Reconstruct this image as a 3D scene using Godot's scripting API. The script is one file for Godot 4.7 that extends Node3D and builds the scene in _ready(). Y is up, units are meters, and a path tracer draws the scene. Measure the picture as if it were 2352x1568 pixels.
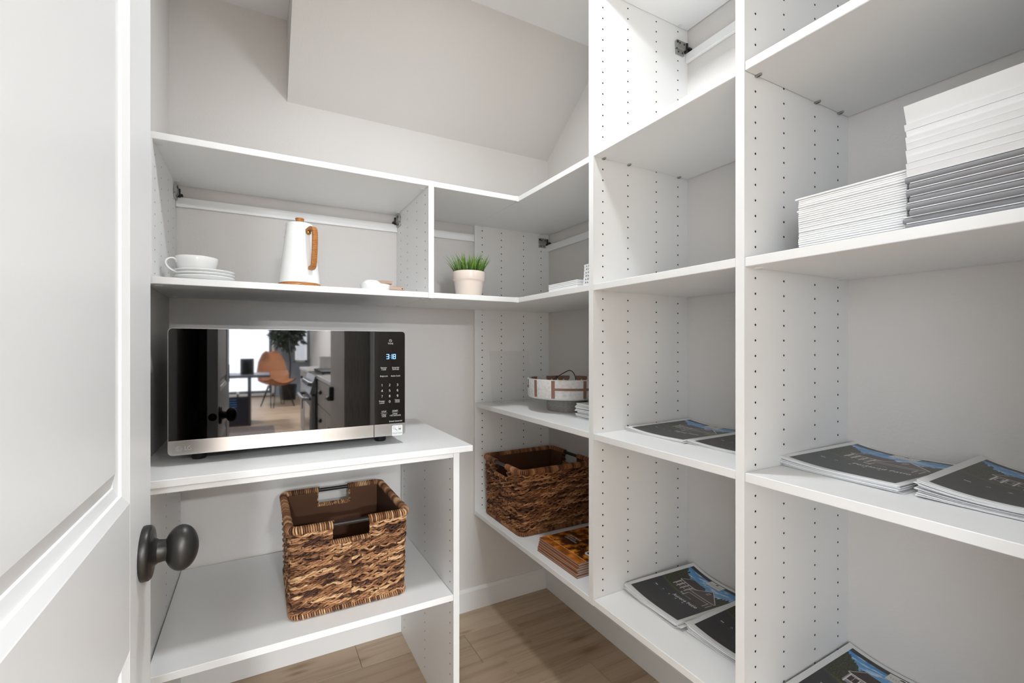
extends Node3D
# A walk-in pantry seen from its doorway. Room axes: X along the back wall, y up, depth n into the room (n = -z).

const UP := Vector3.UP
var M := {}
var taken := {}
var rng := RandomNumberGenerator.new()

func P(x: float, y: float, n: float) -> Vector3:
	return Vector3(x, y, -n)

# ------------------------------------------------------------------ mesh builder
class MB:
	var v := PackedVector3Array()
	var nn := PackedVector3Array()
	var uv := PackedVector2Array()
	var c := PackedColorArray()
	var tint := Color.WHITE
	var colored := false

	func tri(a: Vector3, b: Vector3, d: Vector3) -> void:      # counter-clockwise seen from outside
		var q := (b - a).cross(d - a).normalized()
		tris(a, b, d, q, q, q)

	func tris(a: Vector3, b: Vector3, d: Vector3, na: Vector3, nb: Vector3, nd: Vector3, ua := Vector2.ZERO, ub := Vector2.ZERO, ud := Vector2.ZERO) -> void:
		v.append(a); v.append(d); v.append(b)
		nn.append(na); nn.append(nd); nn.append(nb)
		uv.append(ua); uv.append(ud); uv.append(ub)
		if colored:
			c.append(tint); c.append(tint); c.append(tint)

	func quad(a: Vector3, b: Vector3, d: Vector3, e: Vector3) -> void:
		var q := (b - a).cross(d - a)
		if q.length_squared() < 1e-16:
			q = (d - a).cross(e - a)
		q = q.normalized()
		tris(a, b, d, q, q, q, Vector2(0, 1), Vector2(1, 1), Vector2(1, 0))
		tris(a, d, e, q, q, q, Vector2(0, 1), Vector2(1, 0), Vector2(0, 0))

	func squad(a: Vector3, b: Vector3, d: Vector3, e: Vector3, na: Vector3, nb: Vector3, nd: Vector3, ne: Vector3, u0 := Vector2(0, 1), u1 := Vector2(1, 1), u2 := Vector2(1, 0), u3 := Vector2(0, 0)) -> void:
		tris(a, b, d, na, nb, nd, u0, u1, u2)
		tris(a, d, e, na, nd, ne, u0, u2, u3)

	# chamfered box between corners lo and hi, in a frame
	func box(lo: Vector3, hi: Vector3, ch := 0.0, t := Transform3D.IDENTITY, skip := "") -> void:
		var l := lo.min(hi)
		var h := lo.max(hi)
		var ce := (l + h) / 2
		var s := (h - l) / 2
		ch = minf(ch, minf(s.x, minf(s.y, s.z)) * 0.9)
		var ax := [Vector3.RIGHT, Vector3.UP, Vector3.BACK]
		for i in 3:
			for sg in [-1.0, 1.0]:
				if skip == "%s%s" % ["-" if sg < 0 else "+", "xyz"[i]]:
					continue
				var w: Vector3 = ax[i] * sg
				var a: Vector3 = ax[(i + 1) % 3]
				var b: Vector3 = ax[(i + 2) % 3] * sg
				var sa: float = s[(i + 1) % 3] - ch
				var sb: float = s[(i + 2) % 3] - ch
				var o: Vector3 = ce + w * s[i]
				quad(t * (o - a * sa - b * sb), t * (o + a * sa - b * sb), t * (o + a * sa + b * sb), t * (o - a * sa + b * sb))
		if ch <= 0.0:
			return
		for i in 3:
			var a: Vector3 = ax[i]
			var b: Vector3 = ax[(i + 1) % 3]
			var d: Vector3 = ax[(i + 2) % 3]
			var sa: float = s[i] - ch
			for p in [-1.0, 1.0]:
				for q in [-1.0, 1.0]:
					var e0: Vector3 = ce + b * p * s[(i + 1) % 3] + d * q * (s[(i + 2) % 3] - ch)
					var e1: Vector3 = ce + b * p * (s[(i + 1) % 3] - ch) + d * q * s[(i + 2) % 3]
					_edge(t, e0, e1, a * sa, b * p + d * q)
		for p in [-1.0, 1.0]:
			for q in [-1.0, 1.0]:
				for r in [-1.0, 1.0]:
					var k := Vector3(p, q, r)
					var x := ce + Vector3(p * s.x, q * (s.y - ch), r * (s.z - ch))
					var y := ce + Vector3(p * (s.x - ch), q * s.y, r * (s.z - ch))
					var z := ce + Vector3(p * (s.x - ch), q * (s.y - ch), r * s.z)
					if (y - x).cross(z - x).dot(k) > 0:
						tri(t * x, t * y, t * z)
					else:
						tri(t * x, t * z, t * y)

	func _edge(t: Transform3D, e0: Vector3, e1: Vector3, a: Vector3, out: Vector3) -> void:
		if (2 * a).cross(e1 - e0).dot(out) > 0:
			quad(t * (e0 - a), t * (e0 + a), t * (e1 + a), t * (e1 - a))
		else:
			quad(t * (e0 - a), t * (e1 - a), t * (e1 + a), t * (e0 + a))

	# surface of revolution round +y; pts = (radius, height) from the bottom outside upwards
	func lathe(pts: Array, seg := 32, t := Transform3D.IDENTITY, smooth := true) -> void:
		var ns := []
		for i in pts.size() - 1:
			var d: Vector2 = pts[i + 1] - pts[i]
			ns.append(Vector2(d.y, -d.x).normalized())
		for i in pts.size() - 1:
			var n0: Vector2 = ns[i]
			var n1: Vector2 = ns[i]
			if smooth:
				if i > 0 and ns[i - 1].dot(ns[i]) > 0.6: n0 = (ns[i - 1] + ns[i]).normalized()
				if i < ns.size() - 1 and ns[i + 1].dot(ns[i]) > 0.6: n1 = (ns[i + 1] + ns[i]).normalized()
			for k in seg:
				var f := TAU * k / seg
				var g := TAU * (k + 1) / seg
				var df := Vector3(cos(f), 0, -sin(f))
				var dg := Vector3(cos(g), 0, -sin(g))
				var p: Vector2 = pts[i]
				var q: Vector2 = pts[i + 1]
				var b := t.basis
				squad(t * (df * p.x + Vector3.UP * p.y), t * (dg * p.x + Vector3.UP * p.y), t * (dg * q.x + Vector3.UP * q.y), t * (df * q.x + Vector3.UP * q.y),
					(b * (df * n0.x + Vector3.UP * n0.y)).normalized(), (b * (dg * n0.x + Vector3.UP * n0.y)).normalized(), (b * (dg * n1.x + Vector3.UP * n1.y)).normalized(), (b * (df * n1.x + Vector3.UP * n1.y)).normalized(),
					Vector2(float(k) / seg, p.y * 4), Vector2(float(k + 1) / seg, p.y * 4), Vector2(float(k + 1) / seg, q.y * 4), Vector2(float(k) / seg, q.y * 4))

	# round tube along points; radii may be one number or an array
	func tube(pts: PackedVector3Array, r: Variant, sides := 6, closed_ends := true, cols := PackedColorArray()) -> void:
		var m := pts.size()
		var side := Vector3.UP
		var rings := []
		for i in m:
			var d := (pts[mini(i + 1, m - 1)] - pts[maxi(i - 1, 0)]).normalized()
			if i == 0 and absf(d.dot(side)) > 0.9: side = Vector3.RIGHT
			side = (side - d * side.dot(d)).normalized()
			rings.append([side, d.cross(side)])
		for i in m - 1:
			var r0: float = r if r is float else r[i]
			var r1: float = r if r is float else r[i + 1]
			if cols.size(): tint = cols[i]
			for k in sides:
				var f := TAU * k / sides
				var g := TAU * (k + 1) / sides
				var a: Vector3 = rings[i][0] * cos(f) + rings[i][1] * sin(f)
				var b: Vector3 = rings[i][0] * cos(g) + rings[i][1] * sin(g)
				var d: Vector3 = rings[i + 1][0] * cos(g) + rings[i + 1][1] * sin(g)
				var e: Vector3 = rings[i + 1][0] * cos(f) + rings[i + 1][1] * sin(f)
				squad(pts[i] + a * r0, pts[i] + b * r0, pts[i + 1] + d * r1, pts[i + 1] + e * r1, a, b, d, e)
		if closed_ends:
			for w in [0, m - 1]:
				var rr: float = r if r is float else r[w]
				for k in range(1, sides - 1):
					var q := []
					for j in [0, k, k + 1]:
						var f: float = TAU * j / sides
						q.append(pts[w] + (rings[w][0] * cos(f) + rings[w][1] * sin(f)) * rr)
					if w == 0: tri(q[0], q[2], q[1])
					else: tri(q[0], q[1], q[2])

	# flat band (w wide along 'across', t thick) swept along points
	func band(pts: PackedVector3Array, across: Vector3, w: float, t: float) -> void:
		var m := pts.size()
		var ring := []
		for i in m:
			var d := (pts[mini(i + 1, m - 1)] - pts[maxi(i - 1, 0)]).normalized()
			var o := d.cross(across).normalized()
			var a := across * w / 2
			var ch := 0.25
			var q := []
			for k in [Vector2(1, -1 + ch), Vector2(1, 1 - ch), Vector2(1 - ch, 1), Vector2(-1 + ch, 1), Vector2(-1, 1 - ch), Vector2(-1, -1 + ch), Vector2(-1 + ch, -1), Vector2(1 - ch, -1)]:
				q.append(pts[i] + a * (k.x if absf(k.x) == 1 else signf(k.x) * (1 - t * ch / w)) + o * t / 2 * k.y)
			ring.append(q)
		for i in m - 1:
			for k in 8:
				var j := (k + 1) % 8
				var a: Vector3 = ring[i][k]
				var b: Vector3 = ring[i][j]
				var d: Vector3 = ring[i + 1][j]
				var e: Vector3 = ring[i + 1][k]
				var mid: Vector3 = (pts[i] + pts[i + 1]) / 2
				if (b - a).cross(e - a).dot((a + b + d + e) / 4 - mid) > 0: quad(a, b, d, e)
				else: quad(a, e, d, b)
		for w2 in [0, m - 1]:
			for k in range(1, 7):
				var dir := (pts[1] - pts[0]) * -1 if w2 == 0 else pts[m - 1] - pts[m - 2]
				var a: Vector3 = ring[w2][0]
				var b: Vector3 = ring[w2][k]
				var d: Vector3 = ring[w2][k + 1]
				if (b - a).cross(d - a).dot(dir) > 0: tri(a, b, d)
				else: tri(a, d, b)

	# outline (2D, counter-clockwise) pushed from z0 to z1 in frame t (x right, y up, z towards the viewer)
	func slab(outline: PackedVector2Array, z0: float, z1: float, t := Transform3D.IDENTITY, bevel := 0.0) -> void:
		var inner := outline
		if bevel > 0:
			var g := Geometry2D.offset_polygon(outline, -bevel)
			if g.size() and g[0].size() == outline.size():
				inner = g[0]
				# keep the same starting corner
				var best := 0
				for i in inner.size():
					if inner[i].distance_squared_to(outline[0]) < inner[best].distance_squared_to(outline[0]): best = i
				var turned := PackedVector2Array()
				for i in inner.size(): turned.append(inner[(best + i) % inner.size()])
				inner = turned
		var idx := Geometry2D.triangulate_polygon(inner)
		for k in range(0, idx.size(), 3):
			var a := inner[idx[k]]
			var b := inner[idx[k + 1]]
			var d := inner[idx[k + 2]]
			if (b - a).cross(d - a) < 0:
				var s := b; b = d; d = s
			tri(t * Vector3(a.x, a.y, z1), t * Vector3(b.x, b.y, z1), t * Vector3(d.x, d.y, z1))
			tri(t * Vector3(a.x, a.y, z0), t * Vector3(d.x, d.y, z0), t * Vector3(b.x, b.y, z0))
		var m := outline.size()
		for i in m:
			var a := outline[i]
			var b := outline[(i + 1) % m]
			var zt := z1 - (bevel if inner != outline else 0.0)
			quad(t * Vector3(a.x, a.y, z0), t * Vector3(b.x, b.y, z0), t * Vector3(b.x, b.y, zt), t * Vector3(a.x, a.y, zt))
			if inner != outline:
				var e := inner[i]
				var f := inner[(i + 1) % m]
				quad(t * Vector3(a.x, a.y, zt), t * Vector3(b.x, b.y, zt), t * Vector3(f.x, f.y, z1), t * Vector3(e.x, e.y, z1))

	func mesh() -> ArrayMesh:
		var ar := []
		ar.resize(Mesh.ARRAY_MAX)
		ar[Mesh.ARRAY_VERTEX] = v
		ar[Mesh.ARRAY_NORMAL] = nn
		ar[Mesh.ARRAY_TEX_UV] = uv
		if colored: ar[Mesh.ARRAY_COLOR] = c
		var a := ArrayMesh.new()
		a.add_surface_from_arrays(Mesh.PRIMITIVE_TRIANGLES, ar)
		return a

# ------------------------------------------------------------------ naming and tagging
func numbered(n: String) -> String:
	var k: int = taken.get(n, -1) + 1
	taken[n] = k
	return n if k == 0 else "%s_%03d" % [n, k]

func part(n: String, b: MB, m: Material, parent: Node, kind := "", label := "") -> MeshInstance3D:
	var o := MeshInstance3D.new()
	o.name = n
	o.mesh = b.mesh()
	o.mesh.surface_set_material(0, m)
	o.cast_shadow = GeometryInstance3D.SHADOW_CASTING_SETTING_ON
	parent.add_child(o, true)
	if kind: o.set_meta("kind", kind)
	if label: o.set_meta("label", label)
	return o

func tag(o: Node, label: String, category: String, group := "", kind := "") -> void:
	o.set_meta("label", label)
	if category: o.set_meta("category", category)
	if group: o.set_meta("group", group)
	if kind: o.set_meta("kind", kind)

func thing(n: String, label: String, category: String, at := Vector3.ZERO, turn := 0.0, group := "") -> Node3D:
	var o := Node3D.new()
	o.name = numbered(n)
	add_child(o)
	o.position = at
	o.rotation.y = turn
	tag(o, label, category, group)
	return o

func solid(n: String, b: MB, m: Material, label: String, category: String, at := Vector3.ZERO, turn := 0.0, group := "") -> MeshInstance3D:
	var o := part(numbered(n), b, m, self)
	o.position = at
	o.rotation.y = turn
	tag(o, label, category, group)
	return o

func struct(n: String, b: MB, m: Material, label: String, category: String) -> MeshInstance3D:
	var o := part(n, b, m, self, "structure")
	tag(o, label, category, "", "structure")
	return o

# axis-aligned box in room axes
func rb(b: MB, x0: float, x1: float, y0: float, y1: float, n0: float, n1: float, ch := 0.0, skip := "") -> MB:
	b.box(Vector3(x0, y0, -n1), Vector3(x1, y1, -n0), ch, Transform3D.IDENTITY, skip)
	return b

func bx(x0: float, x1: float, y0: float, y1: float, n0: float, n1: float, ch := 0.0) -> MB:
	return rb(MB.new(), x0, x1, y0, y1, n0, n1, ch)

func mat(col: Color, rough := 0.5, metal := 0.0, spec := 0.5) -> StandardMaterial3D:
	var m := StandardMaterial3D.new()
	m.albedo_color = col
	m.roughness = rough
	m.metallic = metal
	m.metallic_specular = spec
	return m

func c8(r: int, g: int, b: int) -> Color:
	return Color(r / 255.0, g / 255.0, b / 255.0)

func noise_tex(freq: float, size := 256, octaves := 4, normal := false, bump := 4.0, ramp: Gradient = null, sx := 0) -> NoiseTexture2D:
	var t := NoiseTexture2D.new()
	t.width = sx if sx else size
	t.height = size
	t.seamless = true
	var n := FastNoiseLite.new()
	n.noise_type = FastNoiseLite.TYPE_SIMPLEX_SMOOTH
	n.frequency = freq
	n.fractal_octaves = octaves
	t.noise = n
	t.as_normal_map = normal
	t.bump_strength = bump
	if ramp: t.color_ramp = ramp
	return t

func grad(cols: Array) -> Gradient:
	var g := Gradient.new()
	g.offsets = PackedFloat32Array()
	g.colors = PackedColorArray()
	var off := PackedFloat32Array()
	var cc := PackedColorArray()
	for i in cols.size():
		off.append(float(i) / (cols.size() - 1)); cc.append(cols[i])
	g.offsets = off
	g.colors = cc
	return g

# ------------------------------------------------------------------ ready
func _ready() -> void:
	rng.seed = 7
	set_view()
	set_lights()
	materials()
	room()
	pantry_door()
	right_unit()
	back_unit()
	desk_cabinet()
	microwave()
	baskets()
	shelf_things()
	papers()
	kitchen()

const F := 1064.05   # focal length in pixels of the 2352 x 1568 frame
func set_view() -> void:
	var cam := Camera3D.new()
	cam.name = "camera"
	add_child(cam)
	cam.position = P(0, 1.1916, 0)
	cam.rotation.y = -deg_to_rad(28.8415)
	cam.projection = Camera3D.PROJECTION_FRUSTUM
	cam.near = 0.05
	cam.far = 60.0
	cam.size = 0.05 * 1568.0 / F
	cam.frustum_offset = Vector2(0, 0.05 * (794.65 - 784.0) / F)
	cam.current = true
	var we := WorldEnvironment.new()
	we.name = "world"
	var e := Environment.new()
	e.background_mode = Environment.BG_SKY
	var sk := ProceduralSkyMaterial.new()
	sk.sky_top_color = c8(120, 165, 225)
	sk.sky_horizon_color = c8(205, 222, 240)
	sk.ground_horizon_color = c8(150, 155, 150)
	sk.ground_bottom_color = c8(90, 95, 85)
	sk.energy_multiplier = 1.0
	e.sky = Sky.new()
	e.sky.sky_material = sk
	e.tonemap_mode = Environment.TONE_MAPPER_LINEAR
	e.tonemap_exposure = EXPOSURE
	e.sdfgi_enabled = true
	e.ssao_enabled = true
	e.ssil_enabled = true
	we.environment = e
	add_child(we)

const EXPOSURE := 1.18
const L1 := 0.95     # pantry ceiling light
const KL := [[0.95, -2.0, 12.0, "first"], [0.45, -4.6, 24.0, "second"], [-0.6, -6.4, 60.0, "third"]]
const WL := 9.0      # daylight of the left kitchen window
const WF := 18.0      # daylight of the far glass door
const CEIL := 2.412      # pantry ceiling
const CEIL_K := 2.72     # kitchen ceiling

func downlight(x: float, y: float, n: float, size: float, energy: float, col: Color, label: String) -> void:
	var t := thing("ceiling_light", label, "ceiling light", P(x, y, n), 0.0)
	var r := size * 0.62
	var ring := MB.new()
	ring.lathe([Vector2(r, -0.008), Vector2(r * 1.25, -0.008), Vector2(r * 1.3, -0.004), Vector2(r * 1.3, 0.0)], 32)
	ring.lathe([Vector2(r, 0.0), Vector2(r, -0.008)], 32)
	part("trim_ring", ring, M.white_paint, t)
	var dif := MB.new()
	dif.lathe([Vector2(0.0, -0.005), Vector2(r, -0.005)], 32)
	part("light_diffuser", dif, M.lamp, t)
	var l := AreaLight3D.new()
	l.name = "area_light"
	l.area_size = Vector2(size, size)
	l.light_energy = energy
	l.light_color = col
	l.shadow_enabled = true
	t.add_child(l)
	l.position = Vector3(0, -0.012, 0)
	l.rotation.x = -PI / 2

func set_lights() -> void:
	M.white_paint = mat(c8(236, 236, 234), 0.35)
	M.lamp = mat(c8(255, 255, 255), 0.5)
	M.lamp.emission_enabled = true
	M.lamp.emission = Color(1.0, 0.97, 0.93)
	M.lamp.emission_energy_multiplier = 2.0
	var cool := Color(0.965, 0.985, 1.0)
	downlight(0.51, CEIL, 0.94, 0.13, L1, cool, "round flush ceiling light above the middle of the pantry")
	for k in KL:
		downlight(k[0], CEIL_K, k[1], 0.3, k[2], cool, "round kitchen ceiling light, %s from the pantry doorway" % k[3])
	# daylight that comes through the kitchen's glass door and windows: x, y, n, width, height, energy, turned to
	for w in [[-0.75, 1.2, -9.42, 2.0, 2.1, WF, Vector3(0, 0, -1)], [0.94, 1.5, -9.42, 0.26, 1.3, 0.6, Vector3(0, 0, -1)], [-3.42, 1.5, -2.6, 2.6, 1.6, WL, Vector3(1, 0, 0)]]:
		var l := AreaLight3D.new()
		l.name = "window_daylight"
		l.area_size = Vector2(w[3], w[4])
		l.light_energy = w[5]
		l.light_color = Color(0.93, 0.965, 1.0)
		l.shadow_enabled = true
		add_child(l, true)
		l.look_at_from_position(P(w[0], w[1], w[2]), P(w[0], w[1], w[2]) + w[6], UP)

func wood_plank_image(sd: int, base: Color, dark: Color, w := 1024, h := 128) -> ImageTexture:
	var im := Image.create(w, h, false, Image.FORMAT_RGB8)
	var a := FastNoiseLite.new(); a.seed = sd; a.frequency = 0.011; a.fractal_octaves = 3
	var b := FastNoiseLite.new(); b.seed = sd + 9; b.frequency = 0.05; b.fractal_octaves = 4
	var r := RandomNumberGenerator.new(); r.seed = sd
	var knots := []
	for i in 4: knots.append(Vector3(r.randf() * w, r.randf_range(0.15, 0.85) * h, r.randf_range(7, 15)))
	for y in h:
		for x in w:
			var yy := float(y)
			var kn := 0.0
			for k in knots:
				var dx: float = (x - k.x) / (k.z * 3.2)
				var dy: float = (y - k.y) / k.z
				var q := dx * dx + dy * dy
				if q < 9.0:
					yy += signf(dy) * k.z * 0.55 * exp(-q * 0.5)
					kn = maxf(kn, exp(-q * 2.2))
			var g := a.get_noise_2d(x * 0.12, yy * 2.2) * 0.5 + 0.5
			var f := b.get_noise_2d(x * 0.10, yy * 4.2) * 0.5 + 0.5
			var t := clampf((g - 0.42) * 0.9 + (f - 0.5) * 0.62, 0.0, 1.0)
			im.set_pixel(x, y, base.lerp(dark, clampf(t + kn * 0.75, 0.0, 1.0)))
	im.generate_mipmaps()
	return ImageTexture.create_from_image(im)

func materials() -> void:
	var paint_n := noise_tex(0.06, 256, 3, true, 3.0)
	M.wall = mat(c8(222, 218, 214), 0.85, 0.0, 0.3)
	M.wall.normal_enabled = true
	M.wall.normal_texture = paint_n
	M.wall.normal_scale = 0.12
	M.wall.uv1_triplanar = true
	M.wall.uv1_world_triplanar = true
	M.wall.uv1_scale = Vector3(6, 6, 6)
	M.ceil = mat(c8(234, 233, 231), 0.9, 0.0, 0.3)
	M.trim = mat(c8(232, 231, 229), 0.4)
	M.door = mat(c8(236, 236, 236), 0.36)
	M.mel = mat(c8(243, 243, 242), 0.42)         # white melamine board
	M.mel_edge = mat(c8(242, 242, 241), 0.35)
	M.hole = mat(c8(38, 34, 30), 0.9)
	M.steel = mat(c8(196, 195, 192), 0.3, 1.0)
	M.zinc = mat(c8(170, 170, 166), 0.38, 1.0)
	M.dark_metal = mat(c8(58, 56, 54), 0.38, 0.7)
	M.cap = mat(c8(233, 233, 230), 0.4)
	M.black = mat(c8(18, 17, 17), 0.4)
	M.floor = []
	var tones := [[c8(188, 166, 142), c8(140, 114, 88)], [c8(180, 158, 134), c8(132, 106, 82)], [c8(194, 173, 149), c8(150, 124, 98)]]
	for i in 3:
		var m := mat(Color.WHITE, 0.5, 0.0, 0.4)
		m.albedo_texture = wood_plank_image(11 + i * 7, tones[i][0], tones[i][1])
		M.floor.append(m)

# ------------------------------------------------------------------ the room
const XL := -0.2600      # left wall
const XR := 1.2615       # right wall
const NB := 1.93         # back wall
const NF := 0.06         # inner face of the front wall
const DOOR_X := -0.13    # face of the open door

func planks(floor_node: Node3D, x0: float, x1: float, n0: float, n1: float, first: float, pw: float) -> void:
	var r := RandomNumberGenerator.new()
	r.seed = 21
	var n := first
	while n < n1:
		var lo := maxf(n, n0)
		var hi := minf(n + pw, n1)
		if hi > lo + 0.004:
			var x := x0 - r.randf_range(0.0, 0.9)
			while x < x1:
				var len := r.randf_range(1.3, 1.9)
				var a := maxf(x, x0)
				var b := minf(x + len, x1)
				if b > a + 0.01:
					var m := MB.new()
					rb(m, a + 0.0005, b - 0.0005, -0.012, 0.0, lo + 0.0005, hi - 0.0005, 0.0012)
					# lay the grain along x
					var u0 := r.randf()
					var v0 := floorf(r.randf() * 3.0) / 3.0
					for i in m.v.size():
						m.uv[i] = Vector2(u0 + m.v[i].x / 1.6, v0 + (-m.v[i].z - n) / 0.19)
					part("plank", m, M.floor[r.randi() % 3], floor_node)
				x += len
		n += pw

func room() -> void:
	# floor: a slab with planks laid along the back wall
	var fl := struct("floor", bx(-3.6, 1.45, -0.12, -0.0122, -9.6, NB + 0.12), mat(c8(90, 80, 70), 0.9), "light oak plank floor with knots and dark seams", "floor")
	planks(fl, XL, XR, NF, NB, 1.773 - 0.19 * 10, 0.19)
	planks(fl, -3.5, 1.38, -9.5, NF, -9.5 - 0.11, 0.19)
	# back, left and right walls, with thickness
	struct("wall_back", bx(XL - 0.12, XR + 0.12, 0.0, CEIL_K + 0.1, NB, NB + 0.12), M.wall, "pale grey painted back wall behind the microwave and shelves", "wall")
	struct("wall_left", bx(XL - 0.12, XL, 0.0, CEIL_K + 0.1, NF, NB), M.wall, "pale grey painted wall at the left end of the worktop", "wall")
	struct("wall_right", bx(XR, XR + 0.12, 0.0, CEIL_K + 0.1, NF - 0.13, NB), M.wall, "pale grey painted wall behind the brochures and paper stacks", "wall")
	var ce := bx(XL, XR, CEIL, CEIL + 0.12, NF, NB)
	struct("ceiling", ce, M.ceil, "flat white pantry ceiling above the open shelves", "ceiling")
	# sloping ceiling under the stairs
	var so := MB.new()
	var x0 := 0.1
	var a := [Vector2(NB, 2.108), Vector2(1.502, CEIL), Vector2(NB, CEIL)]
	for k in [[0, 1], [1, 2], [2, 0]]:
		var p: Vector2 = a[k[0]]
		var q: Vector2 = a[k[1]]
		so.quad(P(x0, p.y, p.x), P(x0, q.y, q.x), P(XR, q.y, q.x), P(XR, p.y, p.x))
	so.tri(P(x0, a[0].y, a[0].x), P(x0, a[2].y, a[2].x), P(x0, a[1].y, a[1].x))
	so.tri(P(XR, a[0].y, a[0].x), P(XR, a[1].y, a[1].x), P(XR, a[2].y, a[2].x))
	struct("ceiling_slope", so, M.wall, "sloping underside of stairs boxed in above the back shelf", "ceiling")
	# front wall with the doorway the photographer stands in
	var xj := 0.64
	var dh := 2.04
	var fw := MB.new()
	rb(fw, -3.6, DOOR_X - 0.004, 0.0, CEIL_K + 0.1, NF - 0.13, NF)
	rb(fw, xj, XR, 0.0, CEIL_K + 0.1, NF - 0.13, NF)
	rb(fw, DOOR_X - 0.004, xj, dh, CEIL_K + 0.1, NF - 0.13, NF)
	struct("wall_front", fw, M.wall, "wall around the doorway opposite the microwave", "wall")
	var jm := MB.new()
	rb(jm, xj - 0.018, xj, 0.0, dh, NF - 0.14, NF + 0.004, 0.002)
	rb(jm, DOOR_X - 0.022, DOOR_X - 0.004, 0.0, dh, NF - 0.14, NF - 0.01, 0.002)
	rb(jm, DOOR_X - 0.004, xj, dh - 0.018, dh, NF - 0.14, NF + 0.004, 0.002)
	struct("trim_1", jm, M.trim, "white jamb lining the pantry doorway", "door frame")
	var cs := MB.new()
	rb(cs, xj - 0.006, xj + 0.07, 0.0, dh + 0.07, NF, NF + 0.014, 0.003)
	rb(cs, DOOR_X - 0.09, DOOR_X - 0.045, 0.0, dh + 0.07, NF, NF + 0.014, 0.003)
	rb(cs, DOOR_X - 0.045, xj - 0.006, dh + 0.002, dh + 0.07, NF, NF + 0.014, 0.003)
	struct("trim_2", cs, M.trim, "white casing around the pantry side of the doorway", "trim")
	# baseboards
	var bh := 0.097
	for w in [["baseboard_back", XL, XR, 0], ["baseboard_right", NF, NB - 0.012, 1], ["baseboard_left", NF, NB - 0.012, 2]]:
		var b := MB.new()
		var pr := [Vector2(0, 0), Vector2(0.012, 0), Vector2(0.012, bh - 0.012), Vector2(0.004, bh - 0.001), Vector2(0, bh)]
		for i in pr.size() - 1:
			var p: Vector2 = pr[i]
			var q: Vector2 = pr[i + 1]
			match w[3]:
				0: b.quad(P(w[1], p.y, NB - p.x), P(w[2], p.y, NB - p.x), P(w[2], q.y, NB - q.x), P(w[1], q.y, NB - q.x))
				1: b.quad(P(XR - p.x, p.y, w[2]), P(XR - p.x, p.y, w[1]), P(XR - q.x, q.y, w[1]), P(XR - q.x, q.y, w[2]))
				2: b.quad(P(XL + p.x, p.y, w[1]), P(XL + p.x, p.y, w[2]), P(XL + q.x, q.y, w[2]), P(XL + q.x, q.y, w[1]))
		struct(w[0], b, M.trim, ["white baseboard along the foot of the back wall", "white baseboard below the wall-hung shelving", "white baseboard at the foot of the left wall"][w[3]], "baseboard")

# rectangular frame of moulding: profile (inset, depth) round a rectangle; t maps (x right, y up, z out)
func moulding(b: MB, x0: float, x1: float, y0: float, y1: float, pr: Array, t: Transform3D) -> void:
	for i in pr.size() - 1:
		var p: Vector2 = pr[i]
		var q: Vector2 = pr[i + 1]
		var o := [Vector3(x0 + p.x, y0 + p.x, p.y), Vector3(x1 - p.x, y0 + p.x, p.y), Vector3(x1 - p.x, y1 - p.x, p.y), Vector3(x0 + p.x, y1 - p.x, p.y)]
		var n := [Vector3(x0 + q.x, y0 + q.x, q.y), Vector3(x1 - q.x, y0 + q.x, q.y), Vector3(x1 - q.x, y1 - q.x, q.y), Vector3(x0 + q.x, y1 - q.x, q.y)]
		for k in 4:
			var j := (k + 1) % 4
			b.quad(t * o[k], t * o[j], t * n[j], t * n[k])

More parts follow.
